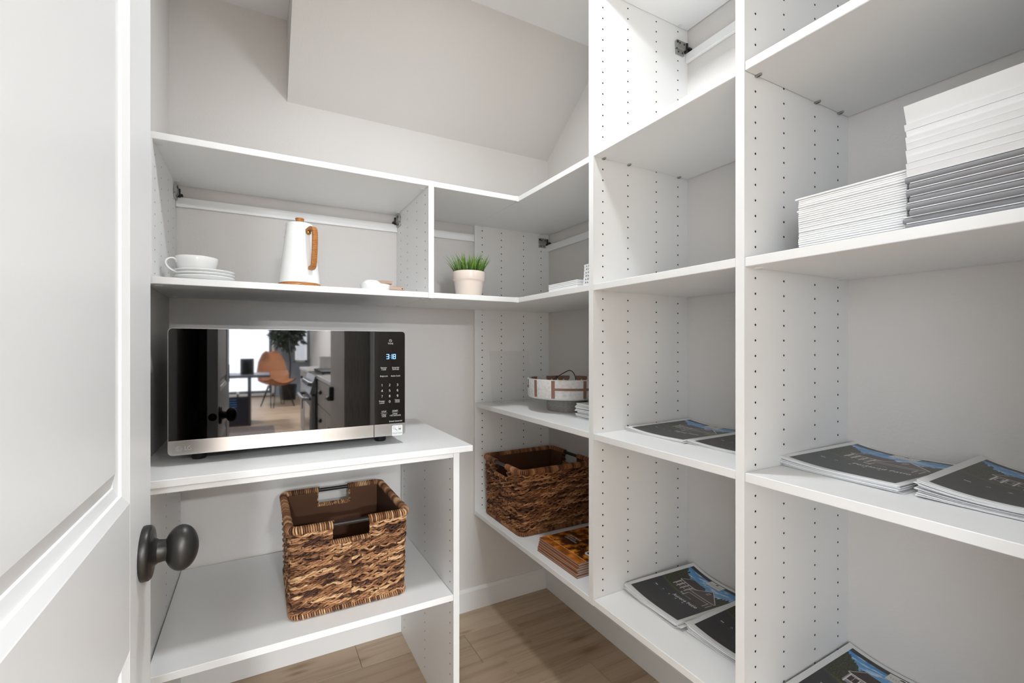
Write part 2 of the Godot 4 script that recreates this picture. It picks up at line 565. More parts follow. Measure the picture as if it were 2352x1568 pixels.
func pantry_door() -> void:
	# local frame: x = distance from the hinge (towards the back wall), y up, z out of the visible face (+X of the room)
	var t := thing("door_1", "white panelled pantry door standing open, with a dark egg-shaped knob", "door", P(DOOR_X, 0, NF), 0.0)
	t.set_meta("kind", "structure")
	t.rotation.y = PI / 2      # local x -> into the room, local z -> +X
	var W := 0.7503
	var H := 2.03
	var st := 0.1214           # stile
	var th := 0.035
	var up := [1.0081, H - 0.13]
	var lo := [0.24, 0.8365]
	var pr := [Vector2(0, 0), Vector2(0.0012, -0.0006), Vector2(0.0125, -0.0050), Vector2(0.0135, -0.0078), Vector2(0.0250, -0.0100), Vector2(0.0262, -0.0116), Vector2(0.0465, -0.0035)]
	var leaf := MB.new()
	var I := Transform3D.IDENTITY
	for s in [[0.0, st, 0.012, H], [W - st, W, 0.012, H], [st, W - st, 0.012, lo[0]], [st, W - st, lo[1], up[0]], [st, W - st, up[1], H]]:
		leaf.box(Vector3(s[0], s[2], -th), Vector3(s[1], s[3], 0.0), 0.0012 if s[0] == W - st else 0.0, I)
	part("door_frame", leaf, M.door, t)
	for pn in [up, lo]:
		var m := MB.new()
		moulding(m, st, W - st, pn[0], pn[1], pr, I)
		part("moulding", m, M.door, t)
		var f := MB.new()
		f.box(Vector3(st + 0.0465, pn[0] + 0.0465, -th + 0.0035), Vector3(W - st - 0.0465, pn[1] - 0.0465, -0.0035), 0.0, I)
		f.box(Vector3(st, pn[0], -th + 0.006), Vector3(W - st, pn[1], -0.0125), 0.0, I)
		part("door_panel", f, M.door, t)
	# knob: rosette, neck and egg
	var kx := 0.76 - NF
	var ky := 0.9215
	var kt := Transform3D(Basis(Vector3.RIGHT, PI / 2), Vector3(kx, ky, 0))   # lathe axis out of the door
	for side in [1.0, -1.0]:
		var T := kt if side > 0 else Transform3D(Basis(Vector3.RIGHT, -PI / 2), Vector3(kx, ky, -th))
		var ro := MB.new()
		ro.lathe([Vector2(0.0345, 0.0), Vector2(0.0350, 0.002), Vector2(0.0345, 0.0075), Vector2(0.0325, 0.0098), Vector2(0.029, 0.0102), Vector2(0.024, 0.0106), Vector2(0.018, 0.0122), Vector2(0.0148, 0.0165)], 40, T)
		var rz := part("knob_rosette", ro, M.dark_metal, t)
		var ne := MB.new()
		ne.lathe([Vector2(0.0148, 0.0165), Vector2(0.0138, 0.022), Vector2(0.0140, 0.0265), Vector2(0.0146, 0.0285), Vector2(0.0132, 0.0292), Vector2(0.0118, 0.030), Vector2(0.0118, 0.036)], 32, T)
		part("neck", ne, M.dark_metal, rz)
		var eg := MB.new()
		var pts := []
		for i in 19:
			var a := -PI / 2 + PI * i / 18
			pts.append(Vector2(cos(a), sin(a)))
		var eb := Basis(Vector3(0.0295, 0, 0), Vector3(0, 0.0192, 0), Vector3(0, 0, 0.0215))
		# long axis near vertical, tipped a little
		var turn := Basis(Vector3.UP, deg_to_rad(78.0))
		eg.lathe(pts, 36, Transform3D(T.basis * turn * eb, T * Vector3(0, 0.0415, 0)))
		# a stretched lathe needs its own normals
		var inv := (T.basis * turn * eb).inverse()
		var cen: Vector3 = T * Vector3(0, 0.0415, 0)
		for i in eg.v.size():
			eg.nn[i] = (inv.transposed() * (inv * (eg.v[i] - cen))).normalized()
		part("door_knob", eg, M.dark_metal, t)
	var la := MB.new()
	la.lathe([Vector2(0.0145, 0.0), Vector2(0.0145, 0.0015), Vector2(0.0, 0.0018)], 28, Transform3D(Basis(Vector3.BACK, -PI / 2), Vector3(W, ky, -th / 2)))
	var lp := part("latch_plate", la, M.black, t)
	var lb := MB.new()
	lb.box(Vector3(W, ky - 0.006, -th / 2 - 0.006), Vector3(W + 0.009, ky + 0.006, -th / 2 + 0.006), 0.002, I)
	part("latch_bolt", lb, M.dark_metal, lp)
	for hy in [0.25, 1.05, 1.80]:
		var h := MB.new()
		h.tube(PackedVector3Array([Vector3(-0.006, hy - 0.045, -0.002), Vector3(-0.006, hy + 0.045, -0.002)]), 0.006, 10)
		part("hinge", h, M.dark_metal, t)

# ------------------------------------------------------------------ shelving
# face of a board drilled with rows of shelf-pin holes: at = corner on the front edge, sd = direction of depth, nr = outward
func drilled(b: MB, hb: MB, at: Vector3, sd: Vector3, nr: Vector3, depth: float, y0: float, y1: float, cols: Array, phase: float, skips := []) -> void:
	var flip := sd.cross(UP).dot(nr) < 0
	var pt := func(s: float, y: float, d := 0.0) -> Vector3: return Vector3(at.x, 0, at.z) + sd * s + UP * y - nr * d
	var q := func(m: MB, s0: float, ya: float, s1: float, yb: float) -> void:
		if flip: m.quad(pt.call(s1, ya), pt.call(s0, ya), pt.call(s0, yb), pt.call(s1, yb))
		else: m.quad(pt.call(s0, ya), pt.call(s1, ya), pt.call(s1, yb), pt.call(s0, yb))
	var w := 0.007
	var r := 0.00255
	var s := 0.0
	for c in cols:
		q.call(b, s, y0, c - w, y1)
		s = c + w
		var k0 := int(ceil((y0 + 0.02 - phase) / 0.032))
		var k1 := int(floor((y1 - 0.02 - phase) / 0.032))
		q.call(b, c - w, y0, c + w, phase + k0 * 0.032 - 0.016)
		q.call(b, c - w, phase + k1 * 0.032 + 0.016, c + w, y1)
		for k in range(k0, k1 + 1):
			var y := phase + k * 0.032
			var hid := false
			for z in skips:
				if y > z.x and y < z.y: hid = true
			if hid:
				q.call(b, c - w, y - 0.016, c + w, y + 0.016)
				continue
			var ring := []
			var frame := []
			for i in 8:
				var a := TAU * i / 8 + PI / 8
				ring.append(Vector2(c + cos(a) * r, y + sin(a) * r))
			# frame corners anticlockwise from the right middle
			var fr := [Vector2(c + w, y - 0.016), Vector2(c + w, y + 0.016), Vector2(c - w, y + 0.016), Vector2(c - w, y - 0.016)]
			for side in 4:
				# ring indices that look at this side: right = 7,0  top = 1,2  left = 3,4  bottom = 5,6
				var ia: int = [7, 1, 3, 5][side]
				var ib: int = [0, 2, 4, 6][side]
				var ic: int = (ib + 1) % 8
				var fa: Vector2 = fr[side]
				var fb: Vector2 = fr[(side + 1) % 4]
				_t4(b, pt, fa, fb, ring[ib], ring[ia], flip)
				_t3(b, pt, fb, ring[ic], ring[ib], flip)
			for i in 8:
				var j := (i + 1) % 8
				var a2: Vector3 = pt.call(ring[i].x, ring[i].y)
				var b2: Vector3 = pt.call(ring[j].x, ring[j].y)
				var a3: Vector3 = pt.call(ring[i].x, ring[i].y, 0.011)
				var b3: Vector3 = pt.call(ring[j].x, ring[j].y, 0.011)
				if flip: hb.quad(a2, b2, b3, a3)
				else: hb.quad(b2, a2, a3, b3)
			for i in range(1, 7):
				var a4: Vector3 = pt.call(ring[0].x, ring[0].y, 0.011)
				var b4: Vector3 = pt.call(ring[i].x, ring[i].y, 0.011)
				var c4: Vector3 = pt.call(ring[i + 1].x, ring[i + 1].y, 0.011)
				if flip: hb.tri(a4, c4, b4)
				else: hb.tri(a4, b4, c4)
	q.call(b, s, y0, depth, y1)

func _t3(b: MB, pt: Callable, p: Vector2, q: Vector2, r: Vector2, flip: bool) -> void:
	if flip: b.tri(pt.call(p.x, p.y), pt.call(r.x, r.y), pt.call(q.x, q.y))
	else: b.tri(pt.call(p.x, p.y), pt.call(q.x, q.y), pt.call(r.x, r.y))

func _t4(b: MB, pt: Callable, p: Vector2, q: Vector2, r: Vector2, s: Vector2, flip: bool) -> void:
	_t3(b, pt, p, q, r, flip)
	_t3(b, pt, p, r, s, flip)

const XF := 0.863
const COLS := [0.036, 0.1348, 0.2544, 0.3525]
const TH := 0.0187

# metal shelf pin under a shelf: stadium tongue lying along dir from a panel
func pin(parent: Node, at: Vector3, dir: Vector3, metal: bool) -> void:
	var b := MB.new()
	var o := PackedVector2Array()
	var L := 0.013 if metal else 0.017
	var r := 0.0036 if metal else 0.006
	for i in 9:
		var a := -PI / 2 + PI * i / 8
		o.append(Vector2(L - r + cos(a) * r, sin(a) * r))
	o.append(Vector2(0, r)); o.append(Vector2(0, -r))
	var x := dir
	var z := Vector3.DOWN
	var t := Transform3D(Basis(x, z.cross(x), z), at)
	b.slab(o, 0.0, 0.0042 if metal else 0.0022, t, 0.0009)
	var p := part("shelf_pin" if metal else "pin_cover", b, M.zinc if metal else M.cap, parent)
	if metal:
		var g := MB.new()
		g.slab(PackedVector2Array([Vector2(0.003, -0.0009), Vector2(0.0105, -0.0009), Vector2(0.0105, 0.0009), Vector2(0.003, 0.0009)]), 0.0043, 0.0046, t)
		part("slot", g, M.hole, p)

# hanging bracket: box with folded plate, screws and a hook over the rail
# at = rail-side corner (where panel meets rail), dp = away from the panel, dw = towards the wall
func bracket(parent: Node, at: Vector3, dp: Vector3, dw: Vector3) -> void:
	var t := Transform3D(Basis(-dw, UP, dp), at)   # x = out from the wall, y up, z off the panel
	if t.basis.determinant() < 0:
		t = Transform3D(Basis(-dw, UP, dp), at)
	var flipz := t.basis.determinant() < 0
	var B := func(m: MB, x0: float, x1: float, y0: float, y1: float, z0: float, z1: float, ch: float) -> void:
		var lo := Vector3(INF, INF, INF)
		var hi := -lo
		for x in [x0, x1]:
			for y in [y0, y1]:
				for z in [z0, z1]:
					var q: Vector3 = t * Vector3(x, y, z)
					lo = lo.min(q); hi = hi.max(q)
		m.box(lo, hi, ch)
	var pl := MB.new()
	B.call(pl, 0.006, 0.048, 0.000, 0.026, 0.0, 0.0105, 0.0012)
	var p := part("hanging_bracket", pl, M.zinc, parent)
	var lw := MB.new()
	B.call(lw, 0.010, 0.047, -0.018, -0.003, 0.0, 0.0065, 0.001)
	B.call(lw, 0.014, 0.042, -0.004, 0.002, 0.001, 0.009, 0.0008)
	part("bracket_foot", lw, M.zinc, p)
	var hk := MB.new()
	B.call(hk, 0.000, 0.007, -0.005, 0.024, 0.0, 0.014, 0.0008)
	B.call(hk, -0.012, 0.003, 0.002, 0.008, 0.002, 0.020, 0.0008)
	part("bracket_hook", hk, M.dark_metal, p)
	var sc := MB.new()
	for q in [[0.046, 0.018, 0.0045], [0.016, 0.016, 0.003], [0.036, 0.016, 0.003], [0.020, -0.011, 0.0026], [0.038, -0.011, 0.0026]]:
		var zz := 0.0108 if q[1] > 0 else 0.0068
		var ax: Vector3 = dp
		var side := UP.cross(ax).normalized()
		var c: Vector3 = t * Vector3(q[0], q[1], zz)
		sc.lathe([Vector2(q[2], -0.001), Vector2(q[2], 0.0006), Vector2(q[2] * 0.55, 0.0010), Vector2(0.0, 0.0004)], 14, Transform3D(Basis(side, ax, side.cross(ax)), c))
	part("bracket_screws", sc, M.black, p, "stuff")

func board(parent: Node, n: String, x0: float, x1: float, y1: float, n0: float, n1: float) -> MeshInstance3D:
	return part(n, bx(x0, x1, y1 - TH, y1, n0, n1, 0.0011), M.mel, parent)

func right_unit() -> void:
	var t := thing("shelving_unit", "tall white wall-hung shelving unit on the right wall, its uprights drilled with rows of holes", "shelving", P(XF, 0, 0.6))
	t.position = Vector3.ZERO
	var top := 2.262
	var bot := 0.431
	# uprights: [face towards the camera, far face, bottom]
	for u in [[1.074, 1.0945, bot, true], [0.5937, 0.6134, bot, true], [0.063, 0.0817, bot, false]]:
		var b := MB.new()
		var hb := MB.new()
		rb(b, XF, XR, u[2], top, u[0], u[1], 0.0, "+z" if u[3] else "")
		if u[3]:
			drilled(b, hb, P(XF, 0, u[0]), Vector3.RIGHT, Vector3.BACK, XR - XF, u[2], top, COLS, 0.0195)
		var p := part("upright_panel", b, M.mel, t)
		if u[3]: part("shelf_pin_holes", hb, M.hole, p, "stuff")
	# end panel against the back wall
	var e := MB.new()
	var eh := MB.new()
	rb(e, XF, XR, bot, 1.7373, 1.9147, NB - 0.0015, 0.0, "+z")
	drilled(e, eh, P(XF, 0, 1.9147), Vector3.RIGHT, Vector3.BACK, XR - XF, bot, 1.7373, COLS, 0.0207)
	var ep := part("end_panel", e, M.mel, t)
	part("shelf_pin_holes", eh, M.hole, ep, "stuff")
	# shelves of the near bay, the middle bay and the far bay
	for y in [1.7668, 1.3707, 0.936, 0.4493]:
		board(t, "shelf", XF + 0.001, XR - 0.002, y, 0.0822, 0.5932)
	for y in [1.7661, 1.373, 0.9357, 0.4495]:
		board(t, "shelf", XF + 0.001, XR - 0.002, y, 0.6140, 1.0735)
	for y in [0.9364, 0.4484]:
		board(t, "shelf", XF + 0.001, XR - 0.002, y, 1.0950, 1.9142)
	for y in [1.7556, 1.3748]:
		board(t, "corner_shelf", XF + 0.0004, XR - 0.003, y, 1.0950, 1.926)
	for b in [[0.0822, 0.5932], [0.6140, 1.0735]]:
		board(t, "top_panel", XF + 0.001, XR - 0.002, top, b[0], b[1])
	# rails on the wall
	for r in [[2.134, 2.163, 0.614, 1.0735], [2.134, 2.163, 0.0822, 0.5932], [1.6555, 1.6870, 1.095, 1.9142]]:
		part("mounting_rail", bx(XR - 0.012, XR - 0.0005, r[0], r[1], r[2], r[3], 0.001), M.mel, t)
	# pins and covers
	for y in [1.7668 - TH, 1.7661 - TH]:
		var n: float = 0.5937 if y > 1.7476 else 1.074
		for x in ([0.9003, 1.117, 1.2155] if n < 0.7 else [0.8995, 0.9978, 1.2155]):
			pin(t, P(x, y, n), Vector3.BACK, true)
	for q in [[1.3707, 0.5937, 0.9], [1.3707, 0.5937, 1.2165], [1.7556, 1.9147, 0.9], [1.7556, 1.9147, 1.2165], [1.373, 1.074, 0.9], [2.262, 1.074, 1.2165], [1.3748, 1.9147, 0.9]]:
		pin(t, P(q[2], q[0] - TH, q[1]), Vector3.BACK, false)
	bracket(t, P(XR - 0.012, 2.168, 1.074), Vector3.BACK, Vector3.RIGHT)
	bracket(t, P(XR - 0.012, 1.690, 1.9147), Vector3.BACK, Vector3.RIGHT)

const NS := 1.5187   # front edge of the shelves on the back wall
func back_unit() -> void:
	var t := thing("shelving_unit", "white two-tier shelf on the back wall, above the microwave", "shelving")
	var xl := -0.2405
	var cols := [0.037, 0.1352, 0.2535, 0.3485]
	# left panel and divider
	for s in [[xl, 1.0, 1.7373, 1.3560, 0.0108], [0.5121, -1.0, 1.7556, 1.3560, 0.0197]]:
		var b := MB.new()
		var hb := MB.new()
		if s[1] > 0:
			rb(b, XL + 0.0005, xl, s[3], s[2], NS, NB - 0.001, 0.0, "+x")
			drilled(b, hb, P(xl, 0, NS), Vector3.FORWARD, Vector3.RIGHT, NB - 0.001 - NS, s[3], s[2], cols, s[4])
		else:
			rb(b, 0.5121, 0.5311, s[3], s[2], NS - 0.0006, NB - 0.001, 0.0, "-x")
			drilled(b, hb, P(0.5121, 0, NS - 0.0006), Vector3.FORWARD, Vector3.LEFT, NB - 0.001 - NS, s[3], s[2], cols, s[4])
		var p := part("left_panel" if s[1] > 0 else "divider_panel", b, M.mel, t)
		part("shelf_pin_holes", hb, M.hole, p, "stuff")
	for y in [1.7556, 1.3748]:
		board(t, "shelf", XL + 0.001, 0.5118, y, NS, NB - 0.006)
		board(t, "shelf", 0.5315, XF - 0.0004, y, NS, NB - 0.006)
		# plastic joint where the two runs of shelf meet
		part("corner_joint", bx(XF - 0.009, XF + 0.010, y - TH - 0.0016, y + 0.0008, NS - 0.0022, NS + 0.012, 0.001), M.cap, t)
	for r in [[xl + 0.0005, 0.5116], [0.5316, XF - 0.0008]]:
		part("mounting_rail", bx(r[0], r[1], 1.6645, 1.6965, NB - 0.012, NB - 0.0005, 0.001), M.mel, t)
	for q in [[xl, 1.557, 1.0], [xl, 1.872, 1.0], [0.5121, 1.559, -1.0], [0.5121, 1.88, -1.0]]:
		pin(t, P(q[0], 1.7556 - TH, q[1]), Vector3.RIGHT * q[2], false)
		pin(t, P(q[0], 1.3748 - TH - 0.0002, q[1]), Vector3.RIGHT * q[2], false)
	pin(t, P(0.5311, 1.7556 - TH, 1.557), Vector3.RIGHT, false)
	pin(t, P(0.5311, 1.3748 - TH, 1.557), Vector3.RIGHT, false)
	bracket(t, P(xl, 1.699, NB - 0.012), Vector3.RIGHT, Vector3.FORWARD)
	bracket(t, P(0.5121, 1.699, NB - 0.012), Vector3.LEFT, Vector3.FORWARD)

func desk_cabinet() -> void:
	var t := thing("base_cabinet", "white open base cabinet under the worktop, holding a wicker basket", "cabinet")
	var nf := 1.329
	var yt := 0.866
	var cols := [0.030, 0.279, 0.543]
	var r := MB.new()
	var rh := MB.new()
	rb(r, 0.5275, 0.5465, 0.0, yt, nf, NB - 0.014, 0.0, "-x")
	drilled(r, rh, P(0.5275, 0, nf), Vector3.FORWARD, Vector3.LEFT, NB - 0.014 - nf, 0.0, yt, cols, 0.0095)
	var rp := part("side_panel", r, M.mel, t)
	part("shelf_pin_holes", rh, M.hole, rp, "stuff")
	var l := MB.new()
	var lh := MB.new()
	rb(l, -0.246, -0.2265, 0.0, yt, nf, NB - 0.014, 0.0, "+x")
	drilled(l, lh, P(-0.2265, 0, nf), Vector3.FORWARD, Vector3.RIGHT, NB - 0.014 - nf, 0.0, yt, [0.030, 0.302, 0.555], 0.0020)
	var lp := part("side_panel", l, M.mel, t)
	part("shelf_pin_holes", lh, M.hole, lp, "stuff")
	part("top_panel", bx(-0.2263, 0.5273, yt - 0.0165, yt - 0.0002, nf + 0.002, NB - 0.014, 0.001), M.mel, t)
	part("shelf", bx(-0.2238, 0.5268, 0.4130, 0.4317, nf - 0.001, NB - 0.0145, 0.0011), M.mel, t)
	solid("worktop", bx(XL + 0.001, 0.5875, yt, 0.8845, 1.3165, NB - 0.001, 0.0016), M.mel, "white worktop with a thin front edge, carrying the microwave", "worktop")

func rrect(x0: float, x1: float, y0: float, y1: float, r: float, seg := 5) -> PackedVector2Array:
	var o := PackedVector2Array()
	for k in 4:
		var c: Vector2 = [Vector2(x1 - r, y0 + r), Vector2(x1 - r, y1 - r), Vector2(x0 + r, y1 - r), Vector2(x0 + r, y0 + r)][k]
		for i in seg + 1:
			var a := -PI / 2 + k * PI / 2 + PI / 2 * i / seg
			o.append(c + Vector2(cos(a), sin(a)) * r)
	return o

# flat lettering as a mesh: cap height in metres; f maps (x, y) of the text to a point in space, nr its normal
func letters(text: String, size: float, f: Callable, nr: Callable, font := "Droid Sans", centred := true, bold := false, stretch := 1.0) -> MB:
	var tm := TextMesh.new()
	var fo := SystemFont.new()
	fo.font_names = PackedStringArray([font])
	if bold: fo.font_weight = 700
	tm.font = fo
	tm.font_size = 64
	tm.pixel_size = size / 46.0
	tm.depth = 0.0
	tm.curve_step = 2.0
	tm.text = text
	tm.horizontal_alignment = HORIZONTAL_ALIGNMENT_CENTER if centred else HORIZONTAL_ALIGNMENT_LEFT
	tm.vertical_alignment = VERTICAL_ALIGNMENT_CENTER
	var b := MB.new()
	var ar := tm.get_mesh_arrays()
	if ar.size() == 0: return b
	var vs: PackedVector3Array = ar[Mesh.ARRAY_VERTEX]
	var ix: PackedInt32Array = ar[Mesh.ARRAY_INDEX] if ar[Mesh.ARRAY_INDEX] != null else PackedInt32Array()
	if ix.size() == 0:
		for i in vs.size(): ix.append(i)
	for k in range(0, ix.size(), 3):
		var q := [vs[ix[k]], vs[ix[k + 1]], vs[ix[k + 2]]]
		if (q[1] - q[0]).cross(q[2] - q[0]).z < 0:
			q = [q[0], q[2], q[1]]
		var a: Vector3 = f.call(q[0].x * stretch, q[0].y)
		var d: Vector3 = f.call(q[1].x * stretch, q[1].y)
		var e: Vector3 = f.call(q[2].x * stretch, q[2].y)
		b.tris(a, d, e, nr.call(q[0].x, q[0].y), nr.call(q[1].x, q[1].y), nr.call(q[2].x, q[2].y))
	return b

func microwave() -> void:
	# local frame: origin on the worktop at the middle of the front, x right, y up, z towards the room
	var W := 0.611
	var at := P(0.1067, 0.8845, 1.45)
	var t := thing("microwave", "countertop microwave with a mirrored black glass door and a stainless bottom strip", "microwave", at)
	var x0 := -W / 2
	var x1 := W / 2
	var y0 := 0.0270
	var y1 := 0.3540
	var I := Transform3D.IDENTITY
	var body := MB.new()
	body.box(Vector3(x0 + 0.004, y0 + 0.004, -0.435), Vector3(x1 - 0.004, y1 - 0.004, -0.022), 0.004, I)
	part("body", body, mat(c8(70, 70, 72), 0.4, 0.6), t)
	for q in [[x0 + 0.06, -0.08], [x1 - 0.06, -0.08], [x0 + 0.06, -0.39], [x1 - 0.06, -0.39]]:
		var f := MB.new()
		f.lathe([Vector2(0.016, 0.0), Vector2(0.018, 0.004), Vector2(0.018, 0.032)], 18, Transform3D(Basis.IDENTITY, Vector3(q[0], 0.0, q[1])))
		part("foot", f, M.black, t)
	var fr := MB.new()
	fr.slab(rrect(x0, x1, y0, y1, 0.011), -0.022, -0.0012, I, 0.0012)
	part("front_frame", fr, mat(c8(190, 188, 184), 0.28, 1.0), t)
	var xs := 0.3149 - 0.1067
	var yg := 0.9495 - 0.8845
	# door glass and keypad glass: dark mirrors
	var glass := mat(c8(78, 77, 77), 0.025, 1.0)
	var pad := mat(c8(66, 63, 61), 0.06, 1.0)
	var o1 := PackedVector2Array()
	var full := rrect(x0 + 0.0018, xs - 0.0012, yg, y1 - 0.0016, 0.0095)
	o1.append(Vector2(x0 + 0.0018, yg)); o1.append(Vector2(xs - 0.0012, yg)); o1.append(Vector2(xs - 0.0012, y1 - 0.0016))
	for i in range(12, 18): o1.append(full[i])
	var g1 := MB.new()
	g1.slab(o1, -0.004, 0.0, I)
	var door := part("door_glass", g1, glass, t, "", "mirrored black glass door")
	var o2 := PackedVector2Array()
	var full2 := rrect(xs + 0.0012, x1 - 0.0018, yg, y1 - 0.0016, 0.0095)
	o2.append(Vector2(xs + 0.0012, yg)); o2.append(Vector2(x1 - 0.0018, yg))
	for i in range(6, 12): o2.append(full2[i])
	o2.append(Vector2(xs + 0.0012, y1 - 0.0016))
	var g2 := MB.new()
	g2.slab(o2, -0.004, 0.0, I)
	var cp := part("control_panel", g2, pad, t, "", "dark keypad panel with white key legends")
	# stainless strip in two pieces with the black gap between door and panel
	var st := mat(c8(222, 221, 219), 0.2, 1.0)
	for q in [[x0, xs - 0.0012, 0], [xs + 0.0012, x1, 1]]:
		var fl := rrect(q[0] + 0.0012, q[1] - 0.0012, y0 + 0.001, yg, 0.0095)
		var o := PackedVector2Array()
		if q[2] == 0:
			o.append(Vector2(q[1], y0 + 0.001)); o.append(Vector2(q[1], yg - 0.0006)); o.append(Vector2(q[0] + 0.0012, yg - 0.0006))
			for i in range(18, 24): o.append(fl[i])
		else:
			for i in range(0, 6): o.append(fl[i])
			o.append(Vector2(q[1] - 0.0012, yg - 0.0006)); o.append(Vector2(q[0], yg - 0.0006)); o.append(Vector2(q[0], y0 + 0.001))
		var m := MB.new()
		m.slab(o, -0.004, 0.0004, I, 0.0)
		part("steel_strip", m, st, t)
	var gp := MB.new()
	gp.box(Vector3(xs - 0.0014, y0 + 0.001, -0.004), Vector3(xs + 0.0014, y1 - 0.0012, -0.0008), 0.0, I)
	part("door_gap", gp, M.black, t)
	# legends on the keypad
	var ink := mat(c8(206, 205, 202), 0.6)
	var zf := func(_x: float, _y: float) -> Vector3: return Vector3.BACK
	var put := func(text: String, x: float, y: float, h: float, m: Material, par: Node, z: float, n: String, font: String) -> void:
		var fx := func(a: float, b: float) -> Vector3: return Vector3(x - 0.1067 + a, y - 0.8845 + b, z)
		part(n, letters(text, h, fx, zf, font), m, par)
	var blue := mat(c8(40, 60, 90), 0.5)
	blue.emission_enabled = true
	blue.emission = Color(0.50, 0.72, 1.0)
	blue.emission_energy_multiplier = 2.2
	# seven-segment clock 3:18
	var sg := MB.new()
	var seg := func(cx: float, cy: float, on: String) -> void:
		var w := 0.0068
		var h := 0.0135
		var k := 0.0017
		for q in on:
			var r: Array = {"a": [-1, h / 2, 1, h / 2], "g": [-1, 0, 1, 0], "d": [-1, -h / 2, 1, -h / 2], "b": [1, 0, 1, h / 2], "c": [1, -h / 2, 1, 0], "f": [-1, 0, -1, h / 2], "e": [-1, -h / 2, -1, 0]}[q]
			sg.box(Vector3(cx + r[0] * w / 2 - k / 2, cy + r[1] - k / 2, 0.0001), Vector3(cx + r[2] * w / 2 + k / 2, cy + r[3] + k / 2, 0.0004), 0.0, I)
	var cy := 1.1590 - 0.8845
	var cx := 0.3570 - 0.1067
	seg.call(cx, cy, "abgcd")
	seg.call(cx + 0.0095, cy, "bc")
	seg.call(cx + 0.0205, cy, "abcdefg")
	for yy in [-0.003, 0.003]:
		sg.box(Vector3(cx + 0.0068, cy + yy - 0.0007, 0.0001), Vector3(cx + 0.0080, cy + yy + 0.0007, 0.0004), 0.0, I)
	part("clock_display", sg, blue, cp, "", "blue digital clock reading 3:18")
	for r in 3:
		for k in 3:
			put.call(str(r * 3 + k + 1), [0.3393, 0.3628, 0.3874][k], 1.0703 - r * 0.0172, 0.0072, ink, cp, 0.0002, "key_number", "Droid Sans")
	put.call("0", 0.3628, 1.0190, 0.0072, ink, cp, 0.0002, "key_number", "Droid Sans")
	for q in [["Sensor", 0.3445, 1.1245], ["Cook", 0.3445, 1.1190], ["Inverter", 0.3816, 1.1245], ["Defrost", 0.3816, 1.1190], ["Popcorn", 0.3450, 1.0985], ["Auto Cook", 0.3816, 1.0985],
		["Power", 0.3390, 1.0210], ["Level", 0.3390, 1.0155], ["Timer", 0.3866, 1.0225], ["Clock", 0.3866, 1.0170], ["STOP", 0.3452, 0.9885], ["Clear", 0.3452, 0.9790], ["Lock", 0.3452, 0.9740],
		["START", 0.3800, 0.9890], ["Enter", 0.3800, 0.9800], ["+30 seconds", 0.3800, 0.9748], ["Smart Inverter", 0.3820, 0.9568]]:
		put.call(q[0], q[1], q[2], 0.0044 if q[2] > 0.96 else 0.0034, ink, cp, 0.0002, "key_legend", "Droid Sans")
	var ln := MB.new()
	for q in [[0.3452, 0.9840], [0.3800, 0.9850]]:
		ln.box(Vector3(q[0] - 0.1067 - 0.010, q[1] - 0.8845 - 0.0002, 0.0001), Vector3(q[0] - 0.1067 + 0.010, q[1] - 0.8845 + 0.0002, 0.0003), 0.0, I)
	# small round badge at the top of the keypad
	var wc := Vector3(0.3655 - 0.1067, 1.2075 - 0.8845, 0.0)
	ln.tube(PackedVector3Array(range(17).map(func(i: int) -> Vector3: return wc + Vector3(cos(TAU * i / 16) * 0.0042, sin(TAU * i / 16) * 0.0042 + 0.001, 0.0001))), 0.0004, 4, false)
	ln.tube(PackedVector3Array(range(9).map(func(i: int) -> Vector3: return wc + Vector3(-0.002 + 0.0006 * i, 0.001 + 0.0016 * sin(i * 0.8), 0.0001))), 0.0004, 4, false)
	part("key_line", ln, ink, cp)
	put.call("ThinQ", 0.3655, 1.1995, 0.0030, ink, cp, 0.0002, "key_legend", "Droid Sans")
	# maker's mark on the steel strip
	var grey := mat(c8(158, 157, 155), 0.5)
	put.call("LG", -0.1560, 0.9290, 0.0096, grey, t, 0.0006, "maker_mark", "Droid Sans")
	var lg := MB.new()
	var lc := Vector3(-0.1755 - 0.1067, 0.9285 - 0.8845, 0.0005)
	lg.tube(PackedVector3Array(range(25).map(func(i: int) -> Vector3: return lc + Vector3(cos(TAU * i / 24), sin(TAU * i / 24), 0) * 0.0066)), 0.0006, 4, false)
	lg.tube(PackedVector3Array([lc + Vector3(-0.0006, 0.0040, 0), lc + Vector3(-0.0006, -0.0034, 0), lc + Vector3(0.0020, -0.0034, 0)]), 0.0006, 4)
	lg.tube(PackedVector3Array(range(15).map(func(i: int) -> Vector3: return lc + Vector3(cos(TAU * (0.2 + 0.8 * i / 14)), sin(TAU * (0.2 + 0.8 * i / 14)), 0) * 0.0044)), 0.0005, 4)
	lg.lathe([Vector2(0.0010, 0.0), Vector2(0.0, 0.0003)], 10, Transform3D(Basis(Vector3.RIGHT, PI / 2), lc + Vector3(-0.0026, 0.0022, 0)))
	part("maker_mark", lg, grey, t)
	# sticker at the right end of the strip
	var sk := MB.new()
	var so := rrect(0.3690 - 0.1067, 0.4035 - 0.1067, 0.9105 - 0.8845, 0.9440 - 0.8845, 0.004)
	sk.slab(so, 0.0003, 0.0008, I)
	var sp := part("sticker", sk, mat(c8(214, 214, 214), 0.5), t, "", "clear rounded sticker with two small icons")
	var si := MB.new()
	var rim := PackedVector3Array()
	for p in so: rim.append(Vector3(p.x, p.y, 0.0009))
	rim.append(rim[0])
	si.tube(rim, 0.00035, 4, false)
	for q in [[0.3765, 0.9360, 0.0036], [0.3945, 0.9370, 0.0040]]:
		si.tube(PackedVector3Array(range(17).map(func(i: int) -> Vector3: return Vector3(q[0] - 0.1067 + cos(TAU * i / 16) * q[2], q[1] - 0.8845 + sin(TAU * i / 16) * q[2], 0.0009))), 0.0003, 4, false)
